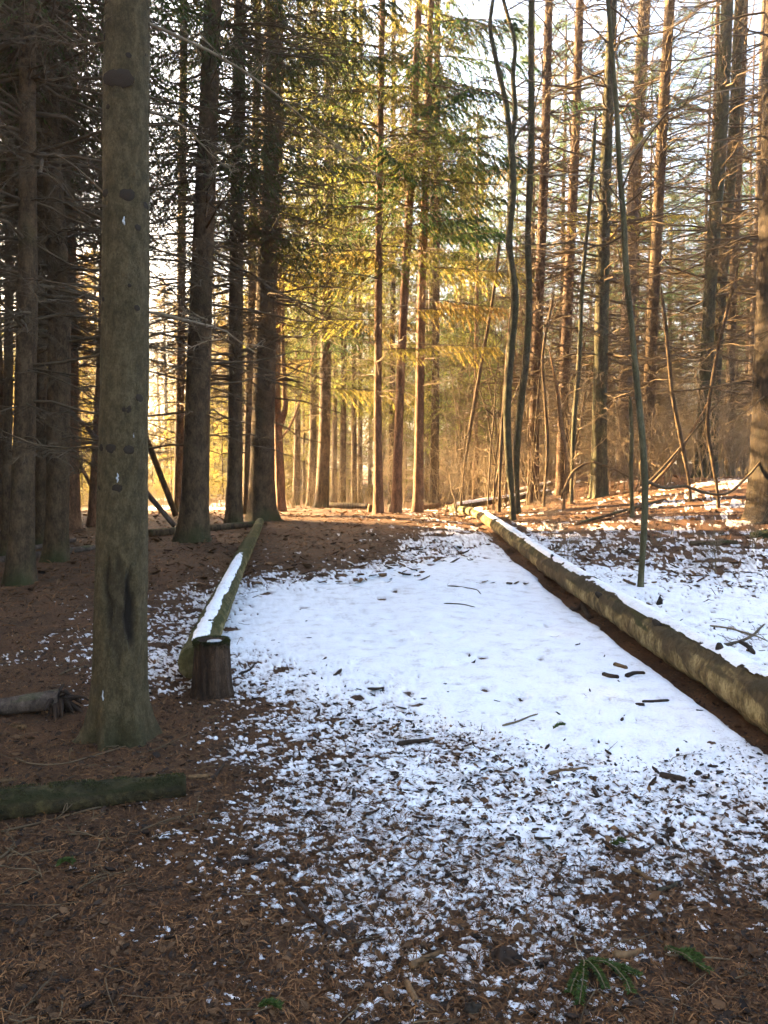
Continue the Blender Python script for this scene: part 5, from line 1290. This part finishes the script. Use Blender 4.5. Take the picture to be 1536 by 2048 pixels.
stick('split light-tipped stick in the right foreground', [(1262,1742),(1285,1755),(1310,1775)], 12, 'wood_raw', 22, w1=7)
stick('mossy curved stick in the right foreground', [(1315,1790),(1335,1785),(1358,1773)], 12, 'bark_mossy', 23, w1=9)
stick('thin dark twig slanting through the right foreground snow', [(1370,1730),(1400,1752),(1440,1785)], 5, 'twig_dark', 24, tw=5)
stick('dark stick with a pale broken end in the middle foreground', [(585,1800),(620,1830),(660,1860),(720,1890)], 12, 'chip', 25, w1=9)
stick('thick dark stick half buried left of centre', [(455,1745),(490,1738),(540,1730)], 14, 'chip', 26, w1=12)
stick('brown slab of bark in the foreground below centre', [(820,1940),(850,1920),(890,1905)], 18, 'wood_raw', 27, w1=8)
stick('upright-looking splintered piece at the bottom edge', [(812,1965),(820,1990),(832,2015)], 16, 'wood_raw', 28, w1=12)
stick('flat brown wood slab above the green sprig', [(1225,1918),(1255,1912),(1285,1905)], 20, 'wood_raw', 29, w1=12)
stick('long twig at the lower left corner', [(10,1700),(75,1740),(85,1765)], 6, 'twig_pale', 30)
stick('forked pale twig in the left foreground', [(135,1678),(180,1678),(198,1690),(190,1712)], 6, 'twig_pale', 31)
stick('pale twig slanting in the lower left foreground', [(140,1798),(190,1765),(232,1752)], 5, 'twig_pale', 32)
stick('thin twig crossing the litter before the rotten log', [(0,1720),(22,1705),(34,1698)], 10, 'twig_pale', 33)
stick('long thin brown stem at the bottom left', [(0,2025),(40,2040),(85,2047)], 5, 'twig_pale', 34)
stick('brown twig lying in the needles bottom right', [(1330,1912),(1400,1922),(1460,1935)], 5, 'twig_warm', 35)
stick('pale straight twig at the right edge of the foreground', [(1468,1966),(1500,1962),(1535,1960)], 6, 'twig_pale', 36)
stick('branched dead twig on the snow by the right edge', [(1420,1255),(1460,1262),(1500,1275),(1536,1290)], 5, 'twig_warm', 37, tw=12)
stick('dead twig spray lying behind the right log', [(1440,1300),(1480,1290),(1530,1250)], 7, 'twig_dark', 38, tw=10)
stick('dark broken branch behind the right log at the edge', [(1480,1290),(1495,1300),(1508,1315)], 12, 'chip', 39, w1=9)
def lump(label, px, py, w, h, mat, seed, name='bark_lump', category='bark'):
    b = ground_hit(px, py); b[2] = tz(b[0], b[1]); s = b[1] / FPX; g = np.random.default_rng(seed); nu, nv = 9, 16
    th = np.linspace(.05, math.pi * .62, nu)[:, None]; ph = np.linspace(0, 2 * math.pi, nv + 1)[None, :-1]
    X, Y, Z = np.sin(th) * np.cos(ph), np.sin(th) * np.sin(ph), np.cos(th) + 0 * ph
    r = 1 + 1.9 * (fbm(X * 2.5 + seed, Y * 2.5, Z * 2.5, octv=4, seed=seed, gain=.65) - .5)
    V = np.stack([X * r * w / 2 * s, Y * r * w / 2 * s * .8, Z * r * h * s * .6], -1).reshape(-1, 3)
    i = np.arange(nu - 1)[:, None] * nv; j = np.arange(nv)[None]; F = np.stack([i + j, i + nv + j, i + nv + (j + 1) % nv, i + (j + 1) % nv], -1).reshape(-1, 4)
    link(name, make_mesh(name, V, F, M[mat], False), None, b, label=label, category=category)
lump('black rotten lump at the bottom edge below centre', 945, 2022, 34, 24, 'knot', 1)
lump('dark rotten wood lump in the lower middle', 1010, 1925, 60, 34, 'chip', 2)
lump('small black lump on the snow at right', 1385, 1571, 15, 10, 'knot', 3)
lump('crumpled brown leaf on the snow at right', 1423, 1502, 22, 12, 'leaf_dry', 4, 'dead_leaf', 'leaf')
lump('brown crumpled leaf on the sparse snow', 1215, 1498, 12, 10, 'leaf_dry', 5, 'dead_leaf', 'leaf')
lump('dark stub poking out of the snow behind the right log', 1320, 1208, 12, 26, 'knot', 6, 'small_stub', 'stub')
lump('dark lump of rotten wood in the left foreground', 700, 1860, 46, 22, 'chip', 7)
lump('dark mossy lump in the snow at far right', 1530, 1075, 50, 22, 'moss', 8)
# pine cones by the left edge
def cone(label, px, py, seed):
    b = ground_hit(px, py); b[2] = tz(b[0], b[1]) + .012; g = np.random.default_rng(seed); A = Acc(); n = 90
    t = (np.arange(n) + .5) / n; a = np.arange(n) * 2.39996; R = .017 * np.sin(math.pi * (t * .85 + .1)) ** .7
    ax = np.stack([(t - .5) * .11, 0 * t, 0 * t], 1); rd = np.stack([0.35 + 0 * t, np.cos(a), np.sin(a)], 1)
    shoots(A, ax, nrm(rd), R * 1.25, .012 + 0 * R, g)
    V, Fs = single_tube(np.array([[-.055, 0, 0], [0, 0, 0], [.05, 0, 0]]), [.006, .011, .004], 8, 8); A.add(V, Fs[0])
    o = link('spruce_cone', A.mesh('spruce_cone', M['wood_raw']), None, b, label=label, category='cone'); o.rotation_euler = (0, 0, g.uniform(-.4, .4))
cone('spruce cone lying left of the foot of the knotty trunk', 36, 1457, 1)
cone('spruce cone by the left picture edge above the rotten log', 8, 1570, 2)
# green fir sprigs
def sprig(label, stems, wood, seed):
    g = np.random.default_rng(seed); b = ground_hit(*stems[0][0]); b[2] = tz(b[0], b[1]); o = thing('fir_sprig', b, label, 'sprig')
    for pts in stems:
        G = np.array([ground_hit(px, py) for px, py in pts]); q = interp_path(G, 40); q[:, 2] = surf_z(q[:, 0], q[:, 1]) + .018 + .01 * np.sin(np.linspace(0, 3.14, 40)); q = q - b
        V, Fs = single_tube(q, np.linspace(.003, .0015, 40), 5); link('stem', make_mesh('stem', V, Fs, M['twig_warm'], True), o)
        if pts in wood: continue
        n = 520; i = g.integers(0, 39, n); f = g.random(n)[:, None]; p = q[i] * (1 - f) + q[i + 1] * f; T = nrm(q[i + 1] - q[i])
        sd = nrm(np.cross(T, [0, 0, 1.0])); ph = g.normal(0, .55, n) + np.where(g.random(n) < .5, 0, math.pi)
        d = nrm(T * .75 + np.cos(ph)[:, None] * sd + np.abs(np.sin(ph))[:, None] * np.array([0, 0, .7])); A = Acc()
        shoots(A, p, d, g.uniform(.014, .024, n), g.uniform(.0018, .003, n), g); link('needles', A.mesh('needles', M['sprig'], False, 'tone'), o)
w = [(1148,1882),(1156,1922),(1168,1945)]
sprig('fresh green fir sprig lying at the bottom right', [w, [(1168,1945),(1165,1985),(1158,2030)], [(1170,1940),(1215,1950),(1245,1975),(1262,2010)], [(1175,1945),(1200,1975),(1210,2000)], [(1215,1950),(1250,1955),(1278,1970)], [(1165,1960),(1148,1990),(1140,2010)]], [w], 1)
sprig('smaller green fir sprig right of the larger one', [[(1330,1905),(1355,1925),(1385,1945),(1418,1962)], [(1355,1925),(1375,1925),(1400,1935)]], [], 2)
sprig('tiny green fir tip near the bottom edge', [[(515,2028),(535,2025),(560,2025)]], [], 3)
sprig('small green tip among the bark scraps at right', [[(1220,1700),(1235,1697),(1246,1694)]], [], 4)
sprig('tiny green tip on the snow below the middle', [[(1106,1472),(1116,1470),(1126,1466)]], [], 5)
sprig('small green tuft in the needles of the left foreground', [[(110,1748),(130,1740),(145,1742)]], [], 6)

# ------------------------------------------------------------------ the hazy air
hb = 620.0
V = np.array([(x, y, z) for x in (-hb, hb) for y in (-hb, hb) for z in (-2.5, 34.0)], float)
F = np.array([(0, 1, 3, 2), (4, 6, 7, 5), (0, 4, 5, 1), (2, 3, 7, 6), (0, 2, 6, 4), (1, 5, 7, 3)])
hm = bpy.data.materials.new('haze'); hm.use_nodes = True
hn = hm.node_tree; hn.nodes.remove(hn.nodes['Principled BSDF'])
pv = hn.nodes.new('ShaderNodeVolumePrincipled')
pv.inputs['Color'].default_value = (0.95, 0.95, 0.95, 1); pv.inputs['Density'].default_value = 0.0008; pv.inputs['Anisotropy'].default_value = 0.6
hn.links.new(pv.outputs[0], hn.nodes['Material Output'].inputs['Volume'])
link('haze', make_mesh('haze', V, F, hm), kind='stuff', label='thin sunlit haze hanging in the wood', category='haze')
